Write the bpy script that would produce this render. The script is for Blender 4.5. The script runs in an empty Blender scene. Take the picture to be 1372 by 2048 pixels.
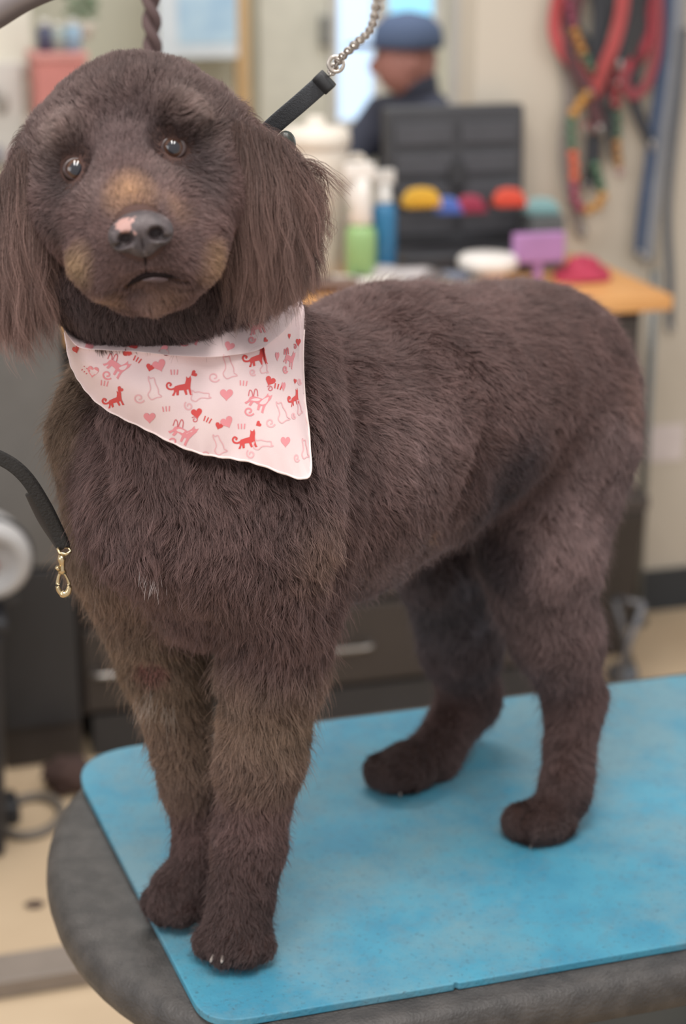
import bpy, bmesh, math, random
import numpy as np
from mathutils import Vector, Matrix
from mathutils.bvhtree import BVHTree

SC = bpy.context.scene
COL = SC.collection
random.seed(4); RNG = np.random.default_rng(11)

# ---------------------------------------------------------------- camera, world, light, exposure
cam_d = bpy.data.cameras.new('camera'); cam = bpy.data.objects.new('camera', cam_d); COL.objects.link(cam)
cam.location = (0, 0, 1.80); cam.rotation_euler = (math.radians(90-18.6), 0, 0)
cam_d.sensor_fit = 'VERTICAL'; cam_d.sensor_height = 24; cam_d.lens = 24*3600/2048
cam_d.clip_start = .05; cam_d.clip_end = 40
cam_d.dof.use_dof = True; cam_d.dof.focus_distance = 1.66; cam_d.dof.aperture_fstop = 2.1
SC.camera = cam
w = bpy.data.worlds.new('world'); SC.world = w; w.use_nodes = True
w.node_tree.nodes['Background'].inputs[0].default_value = (1.0, .97, .94, 1)
w.node_tree.nodes['Background'].inputs[1].default_value = 0.75
SC.view_settings.view_transform = 'Standard'; SC.view_settings.look = 'None'
SC.view_settings.gamma = 1; SC.view_settings.use_curve_mapping = False
SC.view_settings.exposure = 0.0
def area(name, loc, aim, sx, sy, power, color=(1, 1, 1)):
    l = bpy.data.lights.new(name, 'AREA'); l.shape = 'RECTANGLE'; l.size = sx; l.size_y = sy; l.energy = power; l.color = color
    o = bpy.data.objects.new(name, l); COL.objects.link(o); o.location = loc
    o.rotation_euler = (Vector(aim)-Vector(loc)).to_track_quat('-Z', 'Y').to_euler()
    return o
area('ceiling_tube_light', (-.35, .9, 2.75), (-.35, .95, 0), .12, 1.2, 22, (1, .97, .93))
area('ceiling_tube_light', (.15, .9, 2.75), (.15, .95, 0), .12, 1.2, 22, (1, .97, .93))
area('ceiling_tube_light', (-.2, 3.4, 2.75), (-.2, 3.4, 0), 1.2, .3, 26, (1, .97, .93))
area('window_daylight', (-1.9, .2, 1.9), (0, 1.9, 1.1), 1.2, 1.0, 16, (.93, .96, 1))
area('window_daylight', (2.0, 3.0, 2.0), (.3, 2.0, 1.1), .9, .9, 12, (.93, .96, 1))
area('shop_window_daylight', (.2, 5.0, 2.9), (.1, 5.8, 1.2), 1.6, .6, 24, (.93, .97, 1))

# ---------------------------------------------------------------- helpers
def mat(name, color, rough=.6, metal=0, spec=.5, noise=None, bump=None, coat=0, sheen=0, trans=0):
    """noise=(scale, colour2, lo, hi); bump=(scale, strength)"""
    m = bpy.data.materials.new(name); m.use_nodes = True; nt = m.node_tree; b = nt.nodes['Principled BSDF']
    b.inputs['Base Color'].default_value = (*color, 1); b.inputs['Roughness'].default_value = rough
    b.inputs['Metallic'].default_value = metal; b.inputs['Specular IOR Level'].default_value = spec
    b.inputs['Coat Weight'].default_value = coat; b.inputs['Sheen Weight'].default_value = sheen
    b.inputs['Transmission Weight'].default_value = trans
    tc = nt.nodes.new('ShaderNodeTexCoord')
    if noise is None: noise = (14, tuple(c*.9 for c in color), .35, .65)
    n = nt.nodes.new('ShaderNodeTexNoise'); n.inputs['Scale'].default_value = noise[0]; n.inputs['Detail'].default_value = 5
    nt.links.new(tc.outputs['Object'], n.inputs['Vector'])
    r = nt.nodes.new('ShaderNodeValToRGB'); r.color_ramp.elements[0].position = noise[2]; r.color_ramp.elements[1].position = noise[3]
    r.color_ramp.elements[0].color = (*noise[1], 1); r.color_ramp.elements[1].color = (*color, 1)
    nt.links.new(n.outputs['Fac'], r.inputs['Fac']); nt.links.new(r.outputs['Color'], b.inputs['Base Color'])
    if bump:
        n2 = nt.nodes.new('ShaderNodeTexNoise'); n2.inputs['Scale'].default_value = bump[0]; n2.inputs['Detail'].default_value = 6
        nt.links.new(tc.outputs['Object'], n2.inputs['Vector'])
        bp = nt.nodes.new('ShaderNodeBump'); bp.inputs['Strength'].default_value = bump[1]; bp.inputs['Distance'].default_value = .002
        nt.links.new(n2.outputs['Fac'], bp.inputs['Height']); nt.links.new(bp.outputs['Normal'], b.inputs['Normal'])
    return m
def emat(name, color, strength):
    m = bpy.data.materials.new(name); m.use_nodes = True; b = m.node_tree.nodes['Principled BSDF']
    b.inputs['Base Color'].default_value = (*color, 1); b.inputs['Emission Color'].default_value = (*color, 1); b.inputs['Emission Strength'].default_value = strength
    return m
def srgb(h):
    return tuple(((int(h[i:i+2], 16)/255+.055)/1.055)**2.4 if int(h[i:i+2], 16) > 10 else int(h[i:i+2], 16)/255/12.92 for i in (0, 2, 4))
def empty(name, loc=(0, 0, 0), rz=0, label=None, cat=None, group=None):
    o = bpy.data.objects.new(name, None); COL.objects.link(o); o.location = loc; o.rotation_euler = (0, 0, rz); o.empty_display_size = .05
    tag(o, label, cat, group); return o
def tag(o, label=None, cat=None, group=None, kind=None):
    if label: o['label'] = label
    if cat: o['category'] = cat
    if group: o['group'] = group
    if kind: o['kind'] = kind
    return o
def obj(name, bm, m, parent=None, smooth=True, bevel=0, kind=None):
    me = bpy.data.meshes.new(name)
    if isinstance(bm, tuple): me.from_pydata([tuple(map(float, v)) for v in bm[0]], [], [tuple(map(int, f)) for f in bm[1]])
    else: bmesh.ops.recalc_face_normals(bm, faces=bm.faces); bm.to_mesh(me); bm.free()
    me.update()
    o = bpy.data.objects.new(name, me); COL.objects.link(o)
    for k in (m if isinstance(m, (list, tuple)) else [m]): me.materials.append(k)
    if smooth: me.polygons.foreach_set('use_smooth', [True]*len(me.polygons))
    if bevel:
        b = o.modifiers.new('bevel', 'BEVEL'); b.width = bevel; b.segments = 3; b.limit_method = 'ANGLE'; b.angle_limit = math.radians(50)
        me.polygons.foreach_set('use_smooth', [False]*len(me.polygons))
    if parent: o.parent = parent
    if kind: o['kind'] = kind
    return o
def box(bm, x0, x1, y0, y1, z0, z1, M=None):
    vs = [bm.verts.new((M @ Vector(c)) if M else c) for c in [(x, y, z) for x in (x0, x1) for y in (y0, y1) for z in (z0, z1)]]
    for f in ((0, 1, 3, 2), (4, 6, 7, 5), (0, 4, 5, 1), (2, 3, 7, 6), (0, 2, 6, 4), (1, 5, 7, 3)): bm.faces.new([vs[i] for i in f])
    return bm
def B(*a, **k): return box(bmesh.new(), *a, **k)
def lathe(prof, seg=32, loc=(0, 0, 0), bm=None, M=None):
    bm = bm or bmesh.new(); rings = []
    for r, z in prof:
        ring = []
        for i in range(seg):
            a = 2*math.pi*i/seg; v = Vector((r*math.cos(a), r*math.sin(a), z))
            ring.append(bm.verts.new(((M @ v) if M else v)+Vector(loc)))
        rings.append(ring)
    for a, b in zip(rings, rings[1:]):
        for i in range(seg): bm.faces.new((a[i], a[(i+1) % seg], b[(i+1) % seg], b[i]))
    bm.faces.new(rings[0][::-1]); bm.faces.new(rings[-1]); return bm
def smooth_path(pts, n=8):
    pts = [np.array(p, float) for p in pts]; out = []
    for i in range(len(pts)-1):
        p0 = pts[max(i-1, 0)]; p1 = pts[i]; p2 = pts[i+1]; p3 = pts[min(i+2, len(pts)-1)]
        for k in range(n):
            t = k/n; out.append(.5*((2*p1)+(-p0+p2)*t+(2*p0-5*p1+4*p2-p3)*t*t+(-p0+3*p1-3*p2+p3)*t**3))
    out.append(pts[-1]); return out
def tube(pts, r, seg=10, bm=None, flat=None, ref=(0, 0, 1), close=False, rfn=None):
    """tube along pts; flat=(w, t) gives a flat strap whose thickness lies along ref"""
    bm = bm or bmesh.new(); rings = []; n = len(pts); pts = [Vector(p) for p in pts]
    for i, p in enumerate(pts):
        a = pts[(i-1) % n] if close else pts[max(i-1, 0)]; b = pts[(i+1) % n] if close else pts[min(i+1, n-1)]
        t = (b-a).normalized(); u = Vector(ref).cross(t)
        if u.length < 1e-4: u = Vector((1, 0, 0)).cross(t)
        u.normalize(); v = t.cross(u)
        ring = []
        rr = r*(rfn(i/(n-1)) if rfn else 1)
        for k in range(seg):
            ang = 2*math.pi*(k+.5)/seg
            if flat: c, s_ = math.cos(ang), math.sin(ang); q = u*(flat[0]/2*math.copysign(abs(c)**.35, c))+v*(flat[1]/2*math.copysign(abs(s_)**.35, s_))
            else: q = u*math.cos(ang)*rr+v*math.sin(ang)*rr
            ring.append(bm.verts.new(p+q))
        rings.append(ring)
    m = n if close else n-1
    for i in range(m):
        a, b = rings[i], rings[(i+1) % n]
        for k in range(seg): bm.faces.new((a[k], a[(k+1) % seg], b[(k+1) % seg], b[k]))
    if not close: bm.faces.new(rings[0][::-1]); bm.faces.new(rings[-1])
    return bm
def prism(poly, z0, z1, M=None, bm=None):
    bm = bm or bmesh.new()
    lo = [bm.verts.new((M @ Vector((x, y, z0))) if M else (x, y, z0)) for x, y in poly]
    hi = [bm.verts.new((M @ Vector((x, y, z1))) if M else (x, y, z1)) for x, y in poly]
    bm.faces.new(lo[::-1]); bm.faces.new(hi); n = len(poly)
    for i in range(n): bm.faces.new((lo[i], lo[(i+1) % n], hi[(i+1) % n], hi[i]))
    return bm
def blob(loc, r, seg=3, bm=None, noise=0):
    bm = bm or bmesh.new()
    res = bmesh.ops.create_icosphere(bm, subdivisions=seg, radius=1)
    for v in res['verts']:
        k = 1+noise*math.sin(v.co.x*5+v.co.y*7+loc[0]*50)*math.cos(v.co.z*6+v.co.y*3)
        v.co = Vector((v.co.x*r[0]*k, v.co.y*r[1]*k, v.co.z*r[2]*k))+Vector(loc)
    return bm
# ---------------------------------------------------------------- dog shape (numpy)
F_PX = 3600.0; CAM_H = 1.80; PITCH = math.radians(18.6)
_c, _s = math.cos(PITCH), math.sin(PITCH)
def P(x, y, Y):
    a = (x-686)/F_PX; b = (1024-y)/F_PX
    dy = _c+b*_s; dz = -_s+b*_c; t = Y/dy
    return np.array([a*t, Y, CAM_H+dz*t])
def PZ(x, y, Z):
    a = (x-686)/F_PX; b = (1024-y)/F_PX
    dy = _c+b*_s; dz = -_s+b*_c; t = (Z-CAM_H)/dz
    return np.array([a*t, dy*t, Z])
def depth_of(p):
    return p[..., 1]*_c-(p[..., 2]-CAM_H)*_s
def RP(p, r):
    return r*float(depth_of(p))/F_PX
MAT_Z = 0.77
AX = np.array([-.70, -.714, 0.0])      # the way the dog faces, in plan
LEFT = np.array([.714, -.70, 0.0])     # the dog's left
BACKDOWN = (-AX*.45+np.array([0, 0, -.9])); DOWN = np.array([0, 0, -1.0])
PR = []
def cone(a, b, g, comb, ln, lift, col=0, k=.02):
    pa, pb = P(*a[:3]), P(*b[:3])
    PR.append(dict(a=pa, b=pb, ra=RP(pa, a[3]), rb=RP(pb, b[3]), g=g, comb=np.array(comb, float), ln=ln, lift=lift, col=col, k=k))
def ball(a, g, comb, ln, lift, col=0, k=.02):
    cone(a, a, g, comb, ln, lift, col, k)
# torso
T = 'torso'
for o, dx in ((.028, 0), (-.028, 0)):
    q = LEFT*o
    def sh(x, y, Y, r):
        p = P(x, y, Y)+q
        d = float(depth_of(p))
        X = 686+F_PX*p[0]/d
        up = p[1]*_s+(p[2]-CAM_H)*_c
        return (X, 1024-F_PX*up/d, p[1], r)
    cone(sh(425, 965, 1.69, 215), sh(600, 912, 1.78, 204), T, BACKDOWN, 16, .55, 0, .05)
    cone(sh(600, 912, 1.78, 204), sh(800, 824, 1.90, 204), T, BACKDOWN, 16, .5, 0, .05)
    cone(sh(800, 824, 1.90, 204), sh(1050, 765, 2.07, 176), T, BACKDOWN, 15, .5, 0, .05)
cone((665, 985, 1.80, 205), (860, 885, 1.93, 155), T, BACKDOWN, 14, .4, 2, .05)
ball((1140, 815, 2.09, 104), T, BACKDOWN, 16, .5, 0, .05)
ball((866, 1025, 1.91, 26), T, DOWN, 12, .2, 2, .03)
ball((852, 1072, 1.90, 17), T, DOWN, 9, .2, 1, .02)
cone((330, 1020, 1.62, 150), (500, 1060, 1.63, 150), T, (-.1, -.1, -1), 20, .45, 0, .05)
ball((400, 1190, 1.67, 88), T, DOWN, 20, .4, 0, .04)
# neck
cone((420, 850, 1.66, 215), (300, 560, 1.62, 135), T, (0, -.2, -1), 18, .4, 0, .05)
cone((530, 800, 1.76, 160), (400, 520, 1.66, 115), T, BACKDOWN, 16, .4, 0, .05)
# right foreleg (image left)
N = 'legRF'
cone((228, 735, 1.70, 62), (224, 860, 1.70, 86), N, DOWN, 18, .45, 1, .05)
cone((222, 860, 1.70, 88), (248, 1090, 1.70, 91), N, DOWN, 20, .45, 1, .05)
cone((245, 1090, 1.70, 92), (330, 1330, 1.72, 68), N, DOWN, 22, .45, 1, .03)
cone((330, 1330, 1.72, 68), (378, 1560, 1.705, 44), N, DOWN, 18, .3, 1, .02)
cone((378, 1560, 1.705, 44), (403, 1700, 1.70, 39), N, DOWN, 12, .3, 0, .02)
cone((403, 1700, 1.70, 40), (372, 1770, 1.69, 50), N, DOWN, 10, .3, 3, .02)
ball((350, 1785, 1.685, 44), N, (-.3, -.5, -.6), 9, .3, 3, .015)
for dx, Yt, r in ((-42, 1.695, 26), (-25, 1.675, 28), (8, 1.668, 28), (42, 1.68, 25)):
    cone((370, 1775, 1.695, 34), (357+dx, 1803+(1.695-Yt)*560, Yt, r+4), N, (-.3, -.5, -.6), 8, .3, 3, .0045)
# left foreleg (image right)
N = 'legLF'
cone((572, 850, 1.64, 95), (578, 1020, 1.63, 102), N, DOWN, 20, .4, 0, .035)
cone((578, 1020, 1.63, 102), (565, 1170, 1.64, 102), N, DOWN, 20, .4, 0, .035)
cone((565, 1170, 1.64, 102), (545, 1330, 1.655, 86), N, DOWN, 24, .45, 0, .03)
cone((545, 1330, 1.655, 86), (520, 1520, 1.645, 70), N, DOWN, 22, .4, 1, .02)
cone((520, 1520, 1.645, 70), (497, 1690, 1.635, 58), N, DOWN, 14, .3, 0, .02)
cone((497, 1690, 1.635, 59), (478, 1830, 1.62, 60), N, DOWN, 11, .3, 3, .02)
ball((470, 1868, 1.612, 56), N, (-.1, -.6, -.6), 9, .3, 3, .015)
for dx, Yt, r in ((-52, 1.612, 29), (-19, 1.594, 32), (20, 1.592, 32), (54, 1.606, 29)):
    cone((476, 1835, 1.622, 44), (468+dx, 1886+(1.612-Yt)*760, Yt, r), N, (-.2, -.6, -.6), 8, .3, 3, .0045)
# near hind leg (dog's left)
N = 'legLH'
cone((1115, 880, 2.0, 130), (1085, 1080, 1.95, 102), N, DOWN, 16, .4, 2, .05)
cone((1165, 900, 2.01, 92), (1145, 1090, 1.98, 48), N, DOWN, 16, .4, 2, .04)
cone((1075, 1090, 1.94, 96), (1115, 1270, 1.94, 70), N, DOWN, 18, .35, 2, .04)
cone((1115, 1270, 1.94, 70), (1150, 1400, 1.955, 46), N, DOWN, 17, .35, 0, .03)
cone((1150, 1400, 1.955, 46), (1132, 1580, 1.90, 39), N, DOWN, 16, .4, 0, .02)
cone((1132, 1580, 1.90, 42), (1105, 1640, 1.885, 42), N, DOWN, 8, .25, 3, .015)
ball((1092, 1640, 1.874, 46), N, (-.2, -.6, -.6), 8, .3, 3, .015)
for dx, Yt, r in ((-40, 1.872, 33), (-14, 1.858, 32), (14, 1.862, 31), (36, 1.872, 28)):
    cone((1105, 1635, 1.885, 38), (1082+dx, 1643+(1.872-Yt)*700, Yt, r+3), N, (-.2, -.6, -.6), 8, .3, 3, .0045)
cone((1040, 1000, 1.99, 60), (1050, 1190, 1.98, 58), N, DOWN, 14, .3, 4, .05)
# far hind leg (dog's right)
N = 'legRH'
cone((1000, 900, 2.14, 120), (885, 1110, 2.06, 90), N, DOWN, 15, .35, 2, .05)
cone((885, 1110, 2.06, 90), (922, 1290, 2.09, 64), N, DOWN, 16, .35, 4, .03)
cone((922, 1290, 2.09, 64), (942, 1395, 2.12, 46), N, DOWN, 15, .35, 0, .03)
cone((942, 1395, 2.12, 46), (865, 1515, 2.035, 44), N, DOWN, 15, .35, 0, .02)
cone((865, 1515, 2.035, 42), (820, 1530, 2.01, 42), N, DOWN, 8, .25, 3, .015)
ball((800, 1540, 1.998, 46), N, (-.4, -.4, -.5), 8, .3, 3, .015)
for dx, Yt, r in ((-32, 2.0, 31), (-10, 1.985, 31), (20, 1.985, 29), (44, 1.998, 26)):
    cone((820, 1535, 2.01, 40), (795+dx, 1543+(2.0-Yt)*500, Yt, r+3), N, (-.5, -.4, -.5), 8, .3, 3, .0045)
# head
H = 'head'
UPB = (0, .5, .6)
cone((195, 318, 1.585, 128), (345, 288, 1.585, 128), H, UPB, 15, .8, 5, .03)
ball((265, 255, 1.60, 124), H, UPB, 16, .9, 5, .03)
ball((270, 420, 1.60, 150), H, (0, .3, -1), 14, .4, 0, .03)
ball((160, 430, 1.555, 74), H, (-.5, .4, -.8), 15, .45, 0, .03)
ball((395, 400, 1.555, 82), H, (.5, .4, -.8), 15, .45, 0, .03)
cone((262, 400, 1.52, 84), (278, 462, 1.470, 66), H, (0, .8, .35), 8, .35, 0, .025)
cone((255, 330, 1.53, 64), (270, 420, 1.478, 50), H, (0, .7, .7), 8, .35, 0, .025)
cone((185, 420, 1.535, 60), (205, 515, 1.50, 56), H, (-.6, .4, -.7), 13, .4, 0, .03)
cone((395, 390, 1.535, 62), (378, 500, 1.50, 58), H, (.6, .4, -.7), 13, .4, 0, .03)
ball((225, 530, 1.487, 52), H, (-.5, .3, -.9), 12, .35, 0, .025)
ball((350, 520, 1.487, 54), H, (.5, .3, -.9), 12, .35, 0, .025)
ball((285, 500, 1.465, 54), H, (0, .4, -.9), 7, .3, 0, .02)
cone((262, 570, 1.505, 44), (345, 560, 1.505, 46), H, (0, .3, -1), 12, .4, 0, .014)
ball((305, 578, 1.492, 40), H, (0, .1, -1), 10, .4, 0, .012)
ball((140, 285, 1.535, 30), H, (-.6, -.1, .3), 15, .7, 8, .025)
ball((362, 240, 1.53, 32), H, (.6, -.2, .0), 16, .6, 8, .025)
cone((240, 600, 1.58, 80), (310, 590, 1.58, 86), H, (0, .1, -1), 17, .5, 3, .03)
ball((165, 560, 1.585, 72), H, (-.2, .2, -1), 17, .5, 3, .03)
ball((375, 545, 1.585, 66), H, (.2, .2, -1), 17, .5, 3, .03)
# ears: a leather flap each, hanging
E1 = 'earR'
EA = (-.12, 0, -1)
cone((78, 300, 1.60, 34), (35, 420, 1.585, 40), E1, EA, 34, .25, 9, .02)
cone((35, 420, 1.585, 40), (30, 560, 1.58, 42), E1, EA, 44, .2, 9, .02)
cone((-5, 430, 1.60, 35), (-5, 560, 1.60, 38), E1, EA, 44, .2, 9, .02)
E2 = 'earL'
EB = (.14, 0, -1)
cone((462, 255, 1.60, 34), (520, 320, 1.595, 40), E2, EB, 34, .3, 9, .02)
cone((520, 320, 1.595, 40), (530, 500, 1.585, 42), E2, EB, 46, .25, 9, .02)
cone((552, 345, 1.61, 32), (572, 490, 1.61, 36), E2, (.3, 0, -1), 46, .3, 9, .02)
GROUPS = [('torso', .02), ('legRF', .03), ('legLF', .03), ('legLH', .035), ('legRH', .03), ('head', .03), ('earR', .012), ('earL', .012)]

def prim_d(p, i):
    q = PR[i]; a, b, ra, rb = q['a'], q['b'], q['ra'], q['rb']
    ba = b-a; L2 = float(ba@ba)
    pa = p-a
    if L2 < 1e-10: return np.sqrt((pa*pa).sum(-1))-ra
    h = np.clip((pa@ba)/L2, 0, 1)
    v = pa-h[..., None]*ba
    return np.sqrt((v*v).sum(-1))-(ra+(rb-ra)*h)
def smin(a, b, k):
    h = np.maximum(k-np.abs(a-b), 0)/k
    return np.minimum(a, b)-h*h*k*.25
SUBS = []   # carved hollows (centre, radius, k)
def smax(a, b, k): return -smin(-a, -b, k)
def sdf(p, want_all=False):
    tot = None; alld = []
    for g, kg in GROUPS:
        d = None
        for i, q in enumerate(PR):
            if q['g'] != g: continue
            di = prim_d(p, i)
            if want_all: alld.append((i, di))
            d = di if d is None else smin(d, di, q['k'])
        tot = d if tot is None else smin(tot, d, kg)
    for c, r, k in SUBS:
        tot = smax(tot, r-np.sqrt(((p-c)**2).sum(-1)), k)
    # flat soles
    tot = smax(tot, (MAT_Z+.001)-p[..., 2], .004)
    return (tot, alld) if want_all else tot
def surface_nets(fn, lo, hi, h):
    """closed quad mesh of fn < 0 on a grid; coarse blocks first so only cells near the surface are evaluated"""
    lo = np.array(lo, float); n = np.ceil((np.array(hi)-lo)/h).astype(int)+1
    B = 6; nb = -(-n//B); n = nb*B
    val = np.full(n, 1.0, np.float32)
    bc = np.stack(np.meshgrid(*[np.arange(k) for k in nb], indexing='ij'), -1).reshape(-1, 3)
    cen = lo+(bc*B+(B-1)/2)*h
    dc = fn(cen)
    near = np.abs(dc) < h*B*1.3
    for b, d in zip(bc[~near], dc[~near]):
        if d < 0: val[b[0]*B:(b[0]+1)*B, b[1]*B:(b[1]+1)*B, b[2]*B:(b[2]+1)*B] = -1
    sel = bc[near]
    off = np.stack(np.meshgrid(*[np.arange(B)]*3, indexing='ij'), -1).reshape(-1, 3)
    for s in range(0, len(sel), 2000):
        ii = (sel[s:s+2000, None]*B+off[None]).reshape(-1, 3)
        val[ii[:, 0], ii[:, 1], ii[:, 2]] = fn(lo+ii*h)
    ins = val < 0
    c = [ins[i:n[0]-1+i, j:n[1]-1+j, k:n[2]-1+k] for i in (0, 1) for j in (0, 1) for k in (0, 1)]
    cnt = sum(x.astype(np.int8) for x in c)
    act = (cnt > 0) & (cnt < 8)
    ids = np.argwhere(act)
    idx = np.full(act.shape, -1, np.int64); idx[act] = np.arange(len(ids))
    acc = np.zeros((len(ids), 3)); num = np.zeros(len(ids))
    cor = [(i, j, k) for i in (0, 1) for j in (0, 1) for k in (0, 1)]
    for u in cor:
        for ax in range(3):
            if u[ax]: continue
            w = list(u); w[ax] = 1
            a = val[ids[:, 0]+u[0], ids[:, 1]+u[1], ids[:, 2]+u[2]]; b = val[ids[:, 0]+w[0], ids[:, 1]+w[1], ids[:, 2]+w[2]]
            m = (a < 0) != (b < 0)
            t = np.where(m, a/np.where(m, a-b, 1), 0)
            pt = np.array(u, float)[None].repeat(len(ids), 0); pt[:, ax] += t
            acc += pt*m[:, None]; num += m
    verts = lo+(ids+acc/num[:, None])*h
    quads = []
    for ax in range(3):
        o1, o2 = [a for a in range(3) if a != ax]
        sl0 = [slice(None)]*3; sl1 = [slice(None)]*3
        sl0[ax] = slice(0, -1); sl1[ax] = slice(1, None)
        A = ins[tuple(sl0)]; Bv = ins[tuple(sl1)]
        e = np.argwhere(A != Bv)
        e = e[(e[:, o1] > 0) & (e[:, o2] > 0) & (e[:, o1] < n[o1]-1) & (e[:, o2] < n[o2]-1)]
        flip = A[e[:, 0], e[:, 1], e[:, 2]]
        def vid(d1, d2):
            q = e.copy(); q[:, o1] -= d1; q[:, o2] -= d2
            return idx[q[:, 0], q[:, 1], q[:, 2]]
        Q = np.stack([vid(0, 0), vid(1, 0), vid(1, 1), vid(0, 1)], 1)
        if ax == 1: flip = ~flip
        Q = np.where(flip[:, None], Q, Q[:, ::-1])
        quads.append(Q)
    return verts, np.concatenate(quads)
def grad(fn, p, e=.001):
    g = np.stack([fn(p+np.eye(3)[i]*e)-fn(p-np.eye(3)[i]*e) for i in range(3)], -1)
    return g/np.maximum(np.linalg.norm(g, axis=-1, keepdims=True), 1e-9)
def subdivide(v, q):
    e = np.concatenate([q[:, [0, 1]], q[:, [1, 2]], q[:, [2, 3]], q[:, [3, 0]]]); es = np.sort(e, 1)
    u, inv = np.unique(es, axis=0, return_inverse=True); inv = inv.reshape(-1)
    n = len(v); m = len(q)
    em = (v[u[:, 0]]+v[u[:, 1]])/2; fc = v[q].mean(1)
    V = np.concatenate([v, em, fc]); ei = [inv[i*m:(i+1)*m]+n for i in range(4)]; fi = np.arange(m)+n+len(u)
    Q = np.concatenate([np.stack([q[:, 0], ei[0], fi, ei[3]], 1), np.stack([ei[0], q[:, 1], ei[1], fi], 1),
                        np.stack([fi, ei[1], q[:, 2], ei[2]], 1), np.stack([ei[3], fi, ei[2], q[:, 3]], 1)])
    return V, Q
# ---------------------------------------------------------------- the room (turned 15.4 degrees)
RY = math.radians(15.4); cr, sr = math.cos(RY), math.sin(RY)
def to_room(p): return (p[0]*cr+p[1]*sr, -p[0]*sr+p[1]*cr, p[2])
def PW(x, y, w_):
    """room coordinates of the point of the vertical plane w = w_ that the photo shows at x, y"""
    a = (x-686)/F_PX; b = (1024-y)/F_PX; dy = _c+b*_s; dz = -_s+b*_c
    t = w_/(-a*sr+dy*cr); return to_room((a*t, dy*t, CAM_H+dz*t))
room = Matrix.Rotation(RY, 4, 'Z')
def rw(u, w_, z): return tuple(room @ Vector((u, w_, z)))
def rbox(name, u0, u1, w0, w1, z0, z1, m, parent=None, **k):
    """box in room coordinates; its origin sits at its base"""
    return robj(name, B(u0, u1, w0, w1, z0, z1), m, parent, **k)
def robj(name, bm, m, parent=None, **k):
    if parent is None: bm.transform(room)
    elif not parent.get('_in_room'): bm.transform(parent.matrix_basis.inverted() @ room)
    return obj(name, bm, m, parent, **k)
def rempty(name, u, w_, z, **k):
    return empty(name, rw(u, w_, z), RY, **k)

m_floor = mat('vinyl_floor', srgb('cdb698'), .45, noise=(3.0, srgb('c0a88b'), .3, .7))
m_floor_strip = mat('floor_strip', srgb('9c8878'), .5)
m_wall = mat('cream_wall', srgb('c4baac'), .75, noise=(2, srgb('bfb5a6'), .3, .7))
m_wall2 = mat('greenish_wall', srgb('c9c6b4'), .75, noise=(2, srgb('c3bfad'), .3, .7))
m_base = mat('black_baseboard', srgb('2f3338'), .5)
m_dark = mat('dark_cabinet', srgb('3b3431'), .5, noise=(3, srgb('332d2a'), .3, .7))
m_greyc = mat('grey_cabinet', srgb('6a6764'), .5)
m_wood = mat('counter_wood', srgb('dca468'), .4, noise=(9, srgb('cf9558'), .3, .7))
m_handle = mat('brushed_handle', srgb('a9a4a0'), .3, .9)
m_white = mat('white_plastic', srgb('e6e0da'), .4)
m_cream = mat('cream_plastic', srgb('d9cfc2'), .45)
m_frame = mat('window_frame', srgb('d8d4cd'), .5)
m_glassy = emat('bright_daylight', srgb('c4dcf2'), 1.0)
m_black = mat('black_plastic', srgb('2e2e31'), .45)

WW = 4.14
fl = obj('floor', B(-4, 4, -.6, 8.5, -.05, 0), m_floor, kind='structure', smooth=False)
fl.rotation_euler.z = RY
# the wall right of the opening, its baseboard; the far wall behind the opening
uR = PW(950, 200, WW)[0]
rbox('wall_right', uR, 3.4, WW, WW+.12, 0, 2.9, m_wall, kind='structure', smooth=False)
rbox('baseboard_right', .55, 3.4, WW-.014, WW, 0, .115, m_base, kind='structure', smooth=False)
FW = 6.3
rbox('wall_back', -2.6, 3.4, FW, FW+.12, 0, 2.9, m_wall2, kind='structure', smooth=False)
rbox('wall_left', -2.6, PW(70, 200, 5.2)[0], 5.2, 5.3, 0, 2.9, mat('light_wall', srgb('e2dccd'), .75), kind='structure', smooth=False)
rbox('wall_counter_side', -2.6, uR, WW+.02, WW+.1, 0, .94, m_wall, kind='structure', smooth=False)
# bright windows of the far wall
def window(n, x0, x1, y0, y1, cols):
    u0, _, z1 = PW(x0, y0, FW-.02); u1, _, z0 = PW(x1, y1, FW-.02)
    t = empty('window_%d' % n); t['kind'] = 'structure'
    rbox('pane', u0, u1, FW-.03, FW-.02, z0, z1, cols, t, smooth=False)
    bm = bmesh.new(); e = .035
    for a in ((u0-e, u0, z0-e, z1+e), (u1, u1+e, z0-e, z1+e)): box(bm, a[0], a[1], FW-.05, FW-.01, a[2], a[3])
    box(bm, u0, u1, FW-.05, FW-.01, z0-e, z0); box(bm, u0, u1, FW-.05, FW-.01, z1, z1+e)
    robj('window_frame', bm, m_frame, t, smooth=False)
window(1, 672, 742, -160, 236, emat('daylight_pale', srgb('bcd4ee'), .95))
window(2, 775, 862, -160, 34, emat('daylight_blue', srgb('8ecbe8'), .9))
# grey post at the end of the opening
u0 = PW(912, 200, 4.3)[0]; u1 = PW(962, 200, 4.3)[0]
rbox('trim_1', u0, u1, 4.27, 4.36, 0, 2.9, mat('grey_post', srgb('bdbab6'), .5), kind='structure', smooth=False)
# cream door with a dark handle in the far wall
u0, _, z1 = PW(512, -200, FW-.04); u1 = PW(664, 100, FW-.04)[0]
t = empty('door_1'); t['kind'] = 'structure'
rbox('door_panel', u0, u1, FW-.05, FW-.005, 0, z1, mat('door_paint', srgb('d3cfc0'), .6), t, smooth=False, bevel=.004)
h0 = PW(640, 30, FW-.07); h1 = PW(660, 92, FW-.07)
rbox('door_handle', h0[0], h1[0], FW-.09, FW-.05, h1[2], h0[2], mat('grey_handle', srgb('8a8a86'), .4, .3), t, bevel=.01)

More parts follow.
